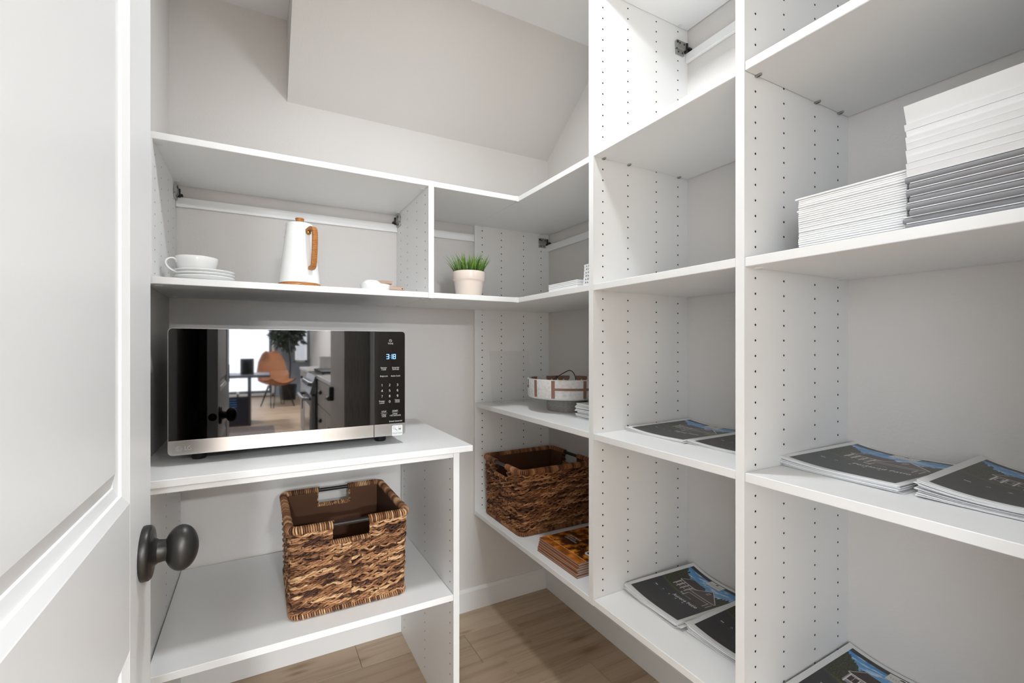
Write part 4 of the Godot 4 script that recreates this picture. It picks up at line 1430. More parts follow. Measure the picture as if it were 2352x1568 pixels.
# cover picture of a house brochure: sky, trees, house, dark field with small marks
func cover_image(kind: int) -> ImageTexture:
	var W := 512
	var H := 660
	var im := Image.create(W, H, false, Image.FORMAT_RGB8)
	var dark := c8(54, 54, 57)
	im.fill(dark)
	var n := FastNoiseLite.new(); n.seed = 40 + kind; n.frequency = 0.012; n.fractal_octaves = 4
	var n2 := FastNoiseLite.new(); n2.seed = 60 + kind; n2.frequency = 0.05; n2.fractal_octaves = 3
	for y in range(int(0.055 * H), int(0.62 * H)):
		for x in W:
			var u := float(x) / W
			var v := float(y) / H
			var cl := smoothstep(0.02, 0.45, n.get_noise_2d(x * 0.55, y * 1.8 + x * 0.35))
			var c := c8(72, 142, 206).lerp(c8(150, 198, 232), clampf((v - 0.05) * 3.2, 0, 1)).lerp(c8(228, 236, 244), cl * 0.8)
			var tree := 0.30 - 0.20 * pow(maxf(0.0, 0.30 - u) / 0.30, 0.8) + 0.05 * n2.get_noise_2d(x, y * 0.2) - 0.09 * smoothstep(0.72, 1.0, u)
			if v > tree and (u < 0.42 or u > 0.66):
				c = c8(34, 40, 26).lerp(c8(96, 92, 58), clampf(n2.get_noise_2d(x * 1.6, y * 2.0) + 0.35, 0, 1))
			var g0 := 0.50 + 0.09 * u
			if v > g0:
				c = c8(72, 84, 42).lerp(c8(104, 98, 60), clampf(n2.get_noise_2d(x, y * 3.0) + 0.4, 0, 1))
			# fades into the dark field
			var e := 0.50 + 0.10 * u + 0.02 * sin(u * 5.0)
			c = c.lerp(dark, smoothstep(e - 0.02, e + 0.035, v))
			im.set_pixel(x, y, c)
	var wall: Color = [c8(92, 80, 78), c8(86, 74, 72), c8(176, 176, 182)][kind]
	var roof: Color = [c8(70, 60, 58), c8(72, 62, 60), c8(62, 50, 46)][kind]
	var white := c8(226, 218, 214)
	# back roof, porch wing, garage wing with its gable
	fill_poly(im, [Vector2(0.24, 0.20), Vector2(0.52, 0.22), Vector2(0.64, 0.33), Vector2(0.18, 0.33)], roof)
	fill_poly(im, [Vector2(0.18, 0.33), Vector2(0.50, 0.33), Vector2(0.50, 0.52), Vector2(0.18, 0.48)], wall.darkened(0.2))
	fill_poly(im, [Vector2(0.66, 0.21), Vector2(0.93, 0.42), Vector2(0.93, 0.56), Vector2(0.44, 0.53), Vector2(0.44, 0.40)], wall)
	line(im, Vector2(0.66, 0.205), Vector2(0.42, 0.40), 0.010, white)
	line(im, Vector2(0.66, 0.205), Vector2(0.95, 0.425), 0.010, white)
	line(im, Vector2(0.16, 0.335), Vector2(0.50, 0.345), 0.010, white)
	line(im, Vector2(0.16, 0.33), Vector2(0.27, 0.20), 0.006, white)
	line(im, Vector2(0.43, 0.405), Vector2(0.95, 0.435), 0.008, white)
	for x in [0.20, 0.27, 0.345, 0.425]:
		line(im, Vector2(x, 0.345), Vector2(x, 0.49), 0.016, white)
	for x in [0.235, 0.305, 0.385]:
		fill_poly(im, [Vector2(x - 0.022, 0.375), Vector2(x + 0.022, 0.375), Vector2(x + 0.022, 0.455), Vector2(x - 0.022, 0.455)], white)
		fill_poly(im, [Vector2(x - 0.017, 0.381), Vector2(x + 0.017, 0.381), Vector2(x + 0.017, 0.449), Vector2(x - 0.017, 0.449)], c8(50, 44, 44))
	for q in ([[0.665, 0.29, 0.022, 0.026]] if kind != 2 else [[0.665, 0.29, 0.022, 0.026], [0.25, 0.40, 0.05, 0.045], [0.35, 0.41, 0.05, 0.045]]):
		fill_poly(im, [Vector2(q[0] - q[2], q[1] - q[3]), Vector2(q[0] + q[2], q[1] - q[3]), Vector2(q[0] + q[2], q[1] + q[3]), Vector2(q[0] - q[2], q[1] + q[3])], white)
		fill_poly(im, [Vector2(q[0] - q[2] + 0.006, q[1] - q[3] + 0.006), Vector2(q[0] + q[2] - 0.006, q[1] - q[3] + 0.006), Vector2(q[0] + q[2] - 0.006, q[1] + q[3] - 0.006), Vector2(q[0] - q[2] + 0.006, q[1] + q[3] - 0.006)], c8(56, 48, 48))
		line(im, Vector2(q[0], q[1] - q[3]), Vector2(q[0], q[1] + q[3]), 0.004, white)
	fill_poly(im, [Vector2(0.50, 0.455), Vector2(0.86, 0.475), Vector2(0.86, 0.565), Vector2(0.50, 0.545)], wall.darkened(0.12))
	line(im, Vector2(0.49, 0.452), Vector2(0.87, 0.472), 0.006, white)
	for x in [0.49, 0.87, 0.93]: line(im, Vector2(x, 0.46), Vector2(x, 0.56), 0.010, white)
	for k in 4: line(im, Vector2(0.505, 0.472 + k * 0.02), Vector2(0.855, 0.492 + k * 0.02), 0.0022, wall.darkened(0.3))
	# plate for the builder's name at the top
	fill_poly(im, [Vector2(0.40, 0.012), Vector2(0.66, 0.012), Vector2(0.66, 0.125), Vector2(0.40, 0.125)], c8(226, 224, 220))
	fill_poly(im, [Vector2(0.50, 0.035), Vector2(0.53, 0.022), Vector2(0.56, 0.035), Vector2(0.55, 0.046), Vector2(0.51, 0.046)], c8(70, 66, 62))
	for k in 9:
		var x := 0.425 + k * 0.0255
		line(im, Vector2(x, 0.062 + 0.004 * (k % 3)), Vector2(x + 0.012, 0.066), 0.006, c8(128, 124, 118))
		line(im, Vector2(x + 0.004, 0.078), Vector2(x + 0.018, 0.078), 0.004, c8(138, 134, 128))
	line(im, Vector2(0.45, 0.094), Vector2(0.61, 0.094), 0.003, c8(150, 146, 140))
	# row of small icons and the fine lines of the foot
	for k in 5:
		var x := 0.13 + k * 0.135
		match k:
			0: fill_poly(im, [Vector2(x - 0.025, 0.690), Vector2(x + 0.025, 0.690), Vector2(x + 0.025, 0.702), Vector2(x - 0.025, 0.702)], c8(214, 214, 214))
			1:
				line(im, Vector2(x - 0.014, 0.692), Vector2(x, 0.676), 0.006, c8(206, 206, 206)); line(im, Vector2(x, 0.676), Vector2(x + 0.014, 0.692), 0.006, c8(206, 206, 206)); line(im, Vector2(x - 0.012, 0.706), Vector2(x + 0.012, 0.706), 0.004, c8(170, 170, 170))
			_: fill_poly(im, [Vector2(x - 0.018, 0.696), Vector2(x + 0.006, 0.684), Vector2(x + 0.018, 0.690), Vector2(x + 0.004, 0.704)], c8(212, 212, 212))
		line(im, Vector2(x - 0.04, 0.724), Vector2(x + 0.04, 0.724), 0.0028, c8(104, 104, 108))
	line(im, Vector2(0.42, 0.616), Vector2(0.93, 0.616), 0.003, c8(150, 150, 152))
	line(im, Vector2(0.05, 0.925), Vector2(0.72, 0.925), 0.0026, c8(96, 96, 100))
	line(im, Vector2(0.05, 0.934), Vector2(0.55, 0.934), 0.0018, c8(86, 86, 90))
	im.generate_mipmaps()
	return ImageTexture.create_from_image(im)

const PW := 0.216
const PH := 0.279
# point on a curled sheet: (0..1 along the reading direction, 0..1 up the page); x right, -z up the page
func sheet_at(a: float, b: float, y: float, lift: Array) -> Vector3:
	var u := 2.0 * a - 1.0
	var l: float = lift[0] if u < 0 else lift[1]
	return Vector3((a - 0.5) * PW, y + l * u * u * (0.65 + 0.35 * (lift[2] if lift.size() > 2 else 1.0) * b * 1.4), -(b - 0.5) * PH)

func sheet_mesh(y0: float, y1: float, lift: Array, in_a := 0.0, in_b := 0.0, in_t := 0.0, top_only := false) -> MB:
	var m := MB.new()
	var N := 12
	var K := 3
	var g := func(i: int, k: int, y: float) -> Vector3:
		return sheet_at(lerpf(in_a, 1 - in_a, float(i) / N), lerpf(in_b, 1 - in_t, float(k) / K), y, lift)
	for i in N:
		for k in K:
			var q := [g.call(i, k, y1), g.call(i + 1, k, y1), g.call(i + 1, k + 1, y1), g.call(i, k + 1, y1)]
			var nr: Vector3 = (q[1] - q[0]).cross(q[3] - q[0]).normalized()
			var ns := []
			for c in [[i, k], [i + 1, k], [i + 1, k + 1], [i, k + 1]]:
				var e: Vector3 = g.call(mini(c[0] + 1, N), c[1], y1) - g.call(maxi(c[0] - 1, 0), c[1], y1)
				ns.append(e.cross(Vector3(0, 0, -1)).normalized() if e.cross(Vector3(0, 0, -1)).y > 0 else nr)
			m.squad(q[0], q[1], q[2], q[3], ns[0], ns[1], ns[2], ns[3],
				Vector2(float(i) / N, 1 - float(k) / K), Vector2(float(i + 1) / N, 1 - float(k) / K), Vector2(float(i + 1) / N, 1 - float(k + 1) / K), Vector2(float(i) / N, 1 - float(k + 1) / K))
			if not top_only:
				m.quad(g.call(i, k + 1, y0), g.call(i + 1, k + 1, y0), g.call(i + 1, k, y0), g.call(i, k, y0))
		if not top_only:
			m.quad(g.call(i, 0, y0), g.call(i + 1, 0, y0), g.call(i + 1, 0, y1), g.call(i, 0, y1))
			m.quad(g.call(i + 1, K, y0), g.call(i, K, y0), g.call(i, K, y1), g.call(i + 1, K, y1))
	if not top_only:
		for k in K:
			m.quad(g.call(0, k + 1, y0), g.call(0, k, y0), g.call(0, k, y1), g.call(0, k + 1, y1))
			m.quad(g.call(N, k, y0), g.call(N, k + 1, y0), g.call(N, k + 1, y1), g.call(N, k, y1))
	return m

# pile of brochures: x, n of the page centre, shelf height, yaw, lift, sheets; the top one shows its printed cover
func brochures(where: String, x: float, y: float, n: float, yaw: float, lift: Array, count: int, step: float, kind: int, title: String, sd: int, spread := 0.006, twist := 2.0) -> void:
	var r := RandomNumberGenerator.new()
	r.seed = sd
	var grp := "brochures piled " + where
	for i in count:
		var topmost := i == count - 1
		var k := float(i + 1) / count
		var lf := [lift[0] * pow(k, 0.8), lift[1] * pow(k, 0.8)]
		var y0 := y + i * step
		var th := step * 0.86
		var dx := 0.0 if topmost else r.randf_range(-spread, spread)
		var dn := 0.0 if topmost else r.randf_range(-spread, spread)
		var tw := 0.0 if topmost else deg_to_rad(r.randf_range(-twist, twist))
		var lab := ("dark house brochure on top of the pile " + where) if topmost else ("white-edged brochure lower in the pile " + where)
		var m := solid("brochure", sheet_mesh(0.0, th, lf), M.paper, lab, "brochure", P(x + dx, y0, n + dn), -PI / 2 + yaw + tw, grp)
		if topmost or i == count - 2:
			var pm := sheet_mesh(0.0, th + 0.00025, lf, 0.055, 0.045, 0.045, true)
			part("cover_print", pm, M.covers[kind], m)
		if topmost and title:
			var f := func(a: float, b: float) -> Vector3:
				return sheet_at(0.055 + 0.89 * (0.66 + a / (PW * 0.89)), 0.045 + 0.91 * (1.0 - 0.648) + b / PH, th + 0.0006, lf)
			var nr := func(_a: float, _b: float) -> Vector3: return UP
			part("cover_title", letters(title, 0.0105, f, nr, "Droid Sans", true, true), M.ink_white, m)

const ORD := ["bottom", "second", "third", "fourth", "fifth", "sixth", "seventh", "eighth", "ninth", "tenth", "eleventh", "twelfth"]

func papers() -> void:
	M.paper = mat(c8(238, 238, 238), 0.55)
	M.ink_white = mat(c8(236, 236, 236), 0.6)
	M.covers = []
	for k in 3:
		var m := mat(Color.WHITE, 0.32)
		m.albedo_texture = cover_image(k)
		M.covers.append(m)
	# middle bay, bottom shelf
	brochures("at the far end of the lowest shelf", 1.1120, 0.4496, 0.9500, deg_to_rad(-4.5), [0.016, 0.006], 9, 0.00135, 0, "Aurora Patio", 3, 0.007, 3.2)
	brochures("half behind the upright, lowest shelf", 1.1190, 0.4496, 0.7270, 0.0, [0.016, 0.008], 10, 0.0014, 2, "", 8, 0.004, 1.2)
	# middle bay, shelf above
	brochures("in the far corner, second shelf up", 1.1160, 0.9358, 0.9520, 0.0, [0.010, 0.003], 5, 0.0013, 1, "Aspen Patio", 5, 0.002, 0.7)
	brochures("half behind the upright, second shelf up", 1.1280, 0.9358, 0.7330, 0.0, [0.007, 0.006], 4, 0.0012, 0, "", 6, 0.002, 0.6)
	# near bay
	brochures("beside the thickest pile", 1.1180, 0.9361, 0.4790, deg_to_rad(-3.0), [0.012, 0.002], 8, 0.0016, 1, "Portland Patio", 9, 0.004, 1.0)
	brochures("cut by the right picture edge", 1.1200, 0.9361, 0.2490, 0.0, [0.020, 0.010], 12, 0.0014, 0, "", 10, 0.004, 1.0)
	brochures("at the bottom right corner", 1.1180, 0.4494, 0.4800, 0.0, [0.014, 0.004], 7, 0.0014, 2, "", 12, 0.002, 0.6)

	# grey folders with white ones on top of them
	var r := RandomNumberGenerator.new()
	r.seed = 31
	var grey := mat(c8(138, 138, 141), 0.5)
	var yb := 1.3709
	var gap := 0.0103
	for i in 8:
		var nl: float = [0.3340, 0.3385, 0.3290, 0.3325, 0.3300, 0.3335, 0.3300, 0.3350][i]
		var f := thing("folder", "grey folder, %s of the eight under the white ones" % ("topmost" if i == 7 else ORD[i] + ("" if i == 0 else " from the bottom")), "folder", P(0.879, yb + i * gap, nl), 0.0, "grey folders in the tall pile on the right shelf")
		var b := MB.new()
		var xo := r.randf_range(-0.002, 0.002)
		# cover: rounded spine towards the room, wrapped round the pages
		var pr := PackedVector2Array()
		var hgt := gap - 0.0016
		for k in 9:
			var a := PI / 2 + PI * k / 8
			pr.append(Vector2(0.0040 + cos(a) * 0.0040 + xo, hgt / 2 + sin(a) * hgt / 2))
		pr.append(Vector2(0.285 + xo, 0.0)); pr.append(Vector2(0.285 + xo, hgt))
		b.slab(pr, 0.0, 0.245, Transform3D(Basis.IDENTITY, Vector3.ZERO))
		part("cover", b, grey, f)
		var pg := MB.new()
		pg.box(Vector3(0.0012 + xo, hgt + 0.0001, 0.001), Vector3(0.284 + xo, gap - 0.0001, 0.244), 0.0)
		part("pages", pg, M.paper, f)
	var yw := yb + 8 * gap
	for i in 9:
		var hgt := 0.0100
		var last := i == 8
		var nl2: float = 0.3330 + [0.0, 0.0005, -0.0008, 0.0006, -0.0004, 0.0004, 0.0002, 0.0020, 0.0][i]
		var f2 := thing("folder", "white folder, %s of the nine on the grey ones" % ("topmost" if last else ORD[i] + ("" if i == 0 else " from the bottom")), "folder", P(0.8785, yw + i * hgt, nl2), 0.0, "white folders in the tall pile on the right shelf")
		var b2 := MB.new()
		var pr2 := PackedVector2Array()
		var lip := 0.016 if last else 0.0
		var xo2 := r.randf_range(-0.0015, 0.0015)
		# front face leans a little, so that each fold catches the light; the topmost is splayed open
		pr2.append(Vector2(0.0014 + xo2, 0.0004)); pr2.append(Vector2(0.285, 0.0004)); pr2.append(Vector2(0.285, hgt - 0.0012))
		pr2.append(Vector2(0.010, hgt - 0.0006 + lip * 0.75)); pr2.append(Vector2(-0.0016 + xo2 - lip * 0.45, hgt - 0.0008 + lip)); 
		b2.slab(pr2, 0.0, 0.243, Transform3D(Basis.IDENTITY, Vector3.ZERO))
		part("cover", b2, M.paper, f2)

	# long stack of white booklets
	var nb := 26
	for i in nb:
		var b3 := MB.new()
		var t := 0.1005 / nb
		var over: float = 0.006 if i == nb - 1 else (0.003 if i == 19 else r.randf_range(-0.0006, 0.0006))
		b3.box(Vector3(r.randf_range(-0.0008, 0.0008), 0.0, -over), Vector3(0.27, t - 0.00045, 0.168), 0.0009)
		solid("booklet", b3, M.paper, "topmost thin white booklet of the long stack on the right shelf" if i == nb - 1 else "thin white booklet within the long stack on the right shelf", "booklet", P(0.8985, yb + i * t, 0.5075), 0.0, "white booklets in the long stack on the right shelf")

	# corner unit, middle shelf: paper pads and small printed boxes
	var yy := 1.3749
	for i in 4:
		var t2: float = [0.0150, 0.0060, 0.0052, 0.0050][i]
		var b4 := MB.new()
		b4.box(Vector3(0.0, 0.0, [0.002, 0.0, 0.0005, 0.0][i]), Vector3(0.22, t2 - 0.0006, 0.166), 0.0010)
		solid("paper_pad", b4, M.paper, ["thick bottom pad of white paper on the corner shelf", "second pad of white paper from the bottom, on the corner shelf", "third pad of white paper from the bottom, on the corner shelf", "topmost pad of white paper on the corner shelf"][i], "paper pad", P(0.8985, yy, 1.3665), 0.0, "pads of white paper on the corner shelf")
		yy += t2
	var ink := mat(c8(40, 38, 38), 0.6)
	yy = 1.3749
	for i in 7:
		var f3 := thing("small_box", "white printed box, %s of the seven by the paper pads" % ("topmost" if i == 6 else ORD[i] + ("" if i == 0 else " from the bottom")), "box", P(0.8985, yy, [1.1690, 1.1680, 1.1672, 1.1655, 1.1650, 1.1632, 1.1630][i]), 0.0, "small white boxes stacked beside the paper pads")
		var b5 := MB.new()
		b5.box(Vector3(0, 0, 0), Vector3(0.09, 0.0099, 0.064), 0.0008)
		part("box", b5, mat(c8(240, 240, 240), 0.45), f3)
		var mk := MB.new()
		for k in 5:
			var z := 0.010 + k * 0.0105
			mk.box(Vector3(-0.0003, 0.0028, z), Vector3(0.0, 0.0046, z + 0.0055))
			mk.box(Vector3(-0.0003, 0.0052, z + 0.001), Vector3(0.0, 0.0072, z + 0.0026))
			if (k + i) % 2: mk.box(Vector3(-0.0003, 0.0052, z + 0.0042), Vector3(0.0, 0.0074, z + 0.0062))
		part("print", mk, ink, f3)
		yy += 0.0102

	# envelopes beside the striped bowl
	for i in 13:
		var t4 := 0.0041
		var b6 := MB.new()
		var j := r.randf_range(-0.004, 0.004)
		var o := MB.new()
		o.box(Vector3(0, 0, 0), Vector3(0.21, t4 - 0.0007, 0.16), 0.0006)
		var last2 := i == 12
		solid("envelope", o, M.paper, "topmost white envelope of the pile beside the striped bowl" if last2 else "white envelope within the pile beside the striped bowl", "envelope", P(0.998 + j, 0.9366 + i * t4, 1.338 + r.randf_range(-0.005, 0.005)), deg_to_rad(r.randf_range(-3, 3)), "envelopes in the pile beside the striped bowl")

	# cookery magazines on the lowest corner shelf
	var im := Image.create(512, 512, false, Image.FORMAT_RGB8)
	var n1 := FastNoiseLite.new(); n1.seed = 3; n1.frequency = 0.009; n1.fractal_octaves = 4; n1.domain_warp_enabled = true; n1.domain_warp_amplitude = 40.0
	var n2 := FastNoiseLite.new(); n2.seed = 5; n2.frequency = 0.05; n2.fractal_octaves = 3
	for y in 512:
		for x in 512:
			var a := n1.get_noise_2d(x, y) * 0.9 + 0.5
			var c := c8(62, 30, 14).lerp(c8(196, 116, 34), smoothstep(0.2, 0.75, a)).lerp(c8(226, 160, 64), smoothstep(0.68, 0.95, a))
			c = c.lerp(c8(120, 66, 26), clampf(n2.get_noise_2d(x, y) * 0.5, 0, 0.5))
			if x < 60: c = c.lerp(c8(196, 112, 44), 0.55)
			if absf(x - 58 + 4 * n2.get_noise_1d(y)) < 2.2: c = c8(232, 164, 104)
			var lab := Vector2((x - 150) / 60.0, (y - 150) / 110.0).length()
			c = c.lerp(c8(64, 36, 24), 0.75 * (1.0 - smoothstep(0.7, 1.15, lab)))
			im.set_pixel(x, y, c)
	im.generate_mipmaps()
	var cov := mat(Color.WHITE, 0.22)
	cov.albedo_texture = ImageTexture.create_from_image(im)
	var pages := mat(c8(186, 174, 166), 0.7)
	var orange := mat(c8(150, 88, 50), 0.3)
	var my := 0.4485
	for i in 6:
		var th := 0.0074
		var f4 := thing("magazine", "orange food magazine, %s of the pile beside the basket" % ("topmost" if i == 5 else ORD[i] + ("" if i == 0 else " from the bottom")), "magazine", P([0.893, 0.896, 0.8985, 0.901, 0.9035, 0.905][i], my + i * th, [1.4300, 1.4340, 1.4330, 1.4345, 1.4335, 1.4350][i]), deg_to_rad([0.6, -0.5, 0.4, -0.8, 0.2, 0.0][i]), "orange magazines beside the reddish basket")
		var pb := MB.new()
		pb.box(Vector3(0.0008, 0.0006, 0.001), Vector3(0.274, th - 0.0012, 0.2345))
		part("pages", pb, pages, f4)
		var cb := MB.new()
		cb.box(Vector3(0.0, 0.0, 0.0), Vector3(0.275, 0.0005, 0.2355))
		cb.box(Vector3(0.0, th - 0.0011, 0.0), Vector3(0.275, th - 0.0004, 0.2355))
		cb.box(Vector3(0.0, 0.0, 0.0), Vector3(0.0007, th * 0.42, 0.2355))
		part("cover", cb, orange, f4)
		if i == 5:
			var tp := MB.new()
			tp.squad(Vector3(0.0, th - 0.0002, 0.2355), Vector3(0.275, th - 0.0002, 0.2355), Vector3(0.275, th - 0.0002, 0.0), Vector3(0.0, th - 0.0002, 0.0), UP, UP, UP, UP)
			part("cover_print", tp, cov, f4)
			var nu := func(_a: float, _b: float) -> Vector3: return UP
			var f5 := func(a: float, b: float) -> Vector3: return Vector3(0.058 + a, th, 0.196 - b)
			part("title", letters("COOK", 0.034, f5, nu, "Droid Sans", false, true, 1.15), M.ink_white, f4)
			for q in [["BEST TREATS", 0.112], ["CLASSICAL", 0.100], ["COMPANIONS", 0.088]]:
				var f6 := func(a: float, b: float) -> Vector3: return Vector3(q[1] + b, th, 0.036 + a)
				part("cover_line", letters(q[0], 0.0078, f6, nu, "Droid Sans", false), M.ink_white, f4)

# ------------------------------------------------------------------ the kitchen behind the photographer, mirrored in the microwave door
func kitchen() -> void:
	var kw := mat(c8(214, 212, 209), 0.85)
	var xk := 1.14
	struct("wall_kitchen_right", bx(xk, xk + 0.12, 0, CEIL_K + 0.1, -9.6, NF - 0.13), kw, "pale grey kitchen wall behind the stove", "wall")
	var lw := MB.new()
	rb(lw, -3.62, -3.5, 0, CEIL_K + 0.1, -9.6, -3.95)
	rb(lw, -3.62, -3.5, 0, CEIL_K + 0.1, -1.25, NF - 0.13)
	rb(lw, -3.62, -3.5, 0, 0.65, -3.95, -1.25)
	rb(lw, -3.62, -3.5, 2.35, CEIL_K + 0.1, -3.95, -1.25)
	struct("wall_kitchen_left", lw, kw, "pale grey wall at the far left of the kitchen", "wall")
	struct("ceiling_kitchen", bx(-3.6, 1.4, CEIL_K, CEIL_K + 0.12, -9.6, NF - 0.1), M.ceil, "flat white kitchen ceiling", "ceiling")
	# far wall with a glass door and a narrow window
	var fw := MB.new()
	var d0 := -1.85
	var d1 := 0.36
	rb(fw, -3.6, d0, 0, CEIL_K + 0.1, -9.62, -9.5)
	rb(fw, d1, 0.80, 0, CEIL_K + 0.1, -9.62, -9.5)
	rb(fw, d0, d1, 2.2, CEIL_K + 0.1, -9.62, -9.5)
	rb(fw, 0.80, 1.08, 0, 0.8, -9.62, -9.5)
	rb(fw, 0.80, 1.08, 2.2, CEIL_K + 0.1, -9.62, -9.5)
	rb(fw, 1.08, 1.26, 0, CEIL_K + 0.1, -9.62, -9.5)
	struct("wall_kitchen_far", fw, mat(c8(150, 160, 172), 0.85), "far wall of the kitchen with a glass door", "wall")
	for w in [["window_1", d0, d1, 0.02, 2.2, 3, "sliding glass door at the far end of the kitchen"], ["window_2", 0.80, 1.08, 0.8, 2.2, 1, "narrow window at the far end of the kitchen"]]:
		var f := MB.new()
		for k in w[5] + 1:
			var x: float = lerpf(w[1], w[2] - 0.05, float(k) / w[5])
			rb(f, x, x + 0.05, w[3], w[4], -9.58, -9.53, 0.003)
		rb(f, w[1], w[2], w[3], w[3] + 0.06, -9.58, -9.53, 0.003)
		rb(f, w[1], w[2], w[4] - 0.06, w[4], -9.58, -9.53, 0.003)
		var fo := struct(w[0], f, M.trim, w[6], "window")
		for k in w[5]:
			var xa: float = lerpf(w[1], w[2], float(k) / w[5])
			var xb: float = lerpf(w[1], w[2], float(k + 1) / w[5])
			part("pane", bx(xa + 0.02, xb - 0.02, w[3] + 0.03, w[4] - 0.03, -9.558, -9.552), M.clear, fo)
	var f3 := MB.new()
	for n in [-3.95, -2.62, -1.30]: rb(f3, -3.60, -3.54, 0.65, 2.35, n, n + 0.05, 0.003)
	for y in [0.65, 2.29]: rb(f3, -3.60, -3.54, y, y + 0.06, -3.95, -1.25, 0.003)
	var w3 := struct("window_3", f3, M.trim, "wide window in the left wall of the kitchen", "window")
	for n in [-3.92, -2.59]: part("pane", bx(-3.572, -3.566, 0.69, 2.31, n, n + 1.31), M.clear, w3)
	struct("ground", bx(-14, 7, -0.4, -0.125, -16, 4.0), mat(c8(96, 110, 78), 0.95), "lawn outside the kitchen door", "ground")

	# base cabinets, counter and stove along the right wall
	var white := mat(c8(212, 208, 203), 0.45)
	var stone := mat(c8(202, 198, 193), 0.3)
	var units := [[-0.80, -1.90], [-2.70, -3.90]]
	for i in 2:
		var u: Array = units[i]
		var cab := thing("kitchen_cabinet", ["white kitchen drawer unit with black cup pulls, nearer than the stove", "white kitchen cabinet beyond the stove, with a black bar handle"][i], "cabinet")
		part("body", bx(0.53, xk - 0.001, 0.09, 0.88, u[1], u[0], 0.002), white, cab)
		part("plinth", bx(0.58, xk - 0.001, 0.0, 0.09, u[1], u[0]), M.black, cab)
		var w: float = (u[0] - u[1]) / 2
		for c in 2:
			var n0: float = u[1] + c * w
			for y in ([[0.10, 0.36], [0.37, 0.63], [0.64, 0.87]] if i == 0 else [[0.10, 0.68], [0.69, 0.87]]):
				var dr := part("drawer" if i == 0 or y[0] > 0.6 else "door", bx(0.512, 0.530, y[0], y[1], n0 + 0.006, n0 + w - 0.006, 0.002), white, cab)
				var h := MB.new()
				if i == 1 and y[0] < 0.6: rb(h, 0.485, 0.497, y[1] - 0.26, y[1] - 0.08, n0 + w - 0.07, n0 + w - 0.055, 0.004)
				else: rb(h, 0.486, 0.512, (y[0] + y[1]) / 2, (y[0] + y[1]) / 2 + 0.035, n0 + w / 2 - 0.05, n0 + w / 2 + 0.05, 0.01)
				part("handle", h, M.black, dr)
		solid("countertop", bx(0.50, xk - 0.001, 0.88, 0.915, u[1], u[0], 0.003), stone, ["pale stone countertop on the drawer unit", "pale stone countertop beyond the stove"][i], "countertop")
	var sv := thing("stove", "stainless steel gas stove with a slanted row of knobs", "stove")
	var ss := mat(c8(150, 152, 156), 0.3, 1.0)
	part("body", bx(0.50, xk - 0.001, 0.0, 0.90, -2.69, -1.91, 0.004), mat(c8(70, 66, 62), 0.4, 0.6), sv)
	var od := part("oven_door", bx(0.455, 0.50, 0.16, 0.72, -2.68, -1.92, 0.008), ss, sv)
	part("oven_window", bx(0.452, 0.456, 0.24, 0.60, -2.58, -2.02, 0.002), mat(c8(30, 36, 46), 0.05, 0.6), od)
	var oh := MB.new()
	oh.tube(PackedVector3Array([P(0.455, 0.68, -1.96), P(0.395, 0.68, -2.0), P(0.395, 0.68, -2.6), P(0.455, 0.68, -2.64)]), 0.016, 10)
	part("oven_handle", oh, ss, od)
	var wd := part("warming_drawer", bx(0.455, 0.50, 0.03, 0.15, -2.68, -1.92, 0.006), ss, sv)
	var wh := MB.new()
	wh.tube(PackedVector3Array([P(0.455, 0.12, -1.96), P(0.41, 0.12, -2.0), P(0.41, 0.12, -2.6), P(0.455, 0.12, -2.64)]), 0.012, 10)
	part("drawer_handle", wh, ss, wd)
	var pm := MB.new()
	pm.quad(P(0.44, 0.73, -2.69), P(0.44, 0.73, -1.91), P(0.49, 0.905, -1.91), P(0.49, 0.905, -2.69))
	pm.tri(P(0.44, 0.73, -1.91), P(0.50, 0.73, -1.91), P(0.49, 0.905, -1.91))
	pm.tri(P(0.44, 0.73, -2.69), P(0.49, 0.905, -2.69), P(0.50, 0.73, -2.69))
	pm.quad(P(0.44, 0.73, -1.91), P(0.44, 0.73, -2.69), P(0.50, 0.73, -2.69), P(0.50, 0.73, -1.91))
	var cpn := part("control_panel", pm, ss, sv)
	for k in 5:
		var kb := MB.new()
		var ax := Vector3(-0.96, 0.27, 0).normalized()
		kb.lathe([Vector2(0.026, 0.0), Vector2(0.024, 0.035), Vector2(0.0, 0.038)], 16, Transform3D(Basis(Vector3.BACK, ax, Vector3.BACK.cross(ax)), P(0.465, 0.82, -2.02 - k * 0.14)))
		part("knob", kb, ss, cpn)
	for k in 2:
		var gr := MB.new()
		for j in 5: rb(gr, 0.55, 1.06, 0.925, 0.945, -1.97 - k * 0.36 - j * 0.075, -1.955 - k * 0.36 - j * 0.075, 0.004)
		for x in [0.56, 0.80, 1.04]: rb(gr, x, x + 0.015, 0.90, 0.94, -2.285 - k * 0.36, -1.96 - k * 0.36, 0.003)
		part("grate", gr, M.black, sv)
	# small things on the counters
	var gp := thing("countertop_plant", "bright green leafy plant in a white pot on the near counter", "plant", P(0.78, 0.915, -1.45))
	var pot := MB.new()
	pot.lathe([Vector2(0.0, 0.0), Vector2(0.05, 0.0), Vector2(0.065, 0.12), Vector2(0.058, 0.12)], 20)
	part("pot", pot, M.trim, gp)
	_leaves(gp, 70, Vector3(0, 0.20, 0), 0.12, 0.045, c8(96, 138, 44), 2)
	var kbk := thing("knife_block", "dark knife block standing on the near counter", "knife block", P(0.86, 0.915, -1.72))
	var kbb := MB.new()
	kbb.box(Vector3(-0.06, 0.0, -0.05), Vector3(0.06, 0.22, 0.05), 0.006, Transform3D(Basis(Vector3.BACK, 0.25), Vector3(0, 0.016, 0)))
	part("block", kbb, M.black, kbk)
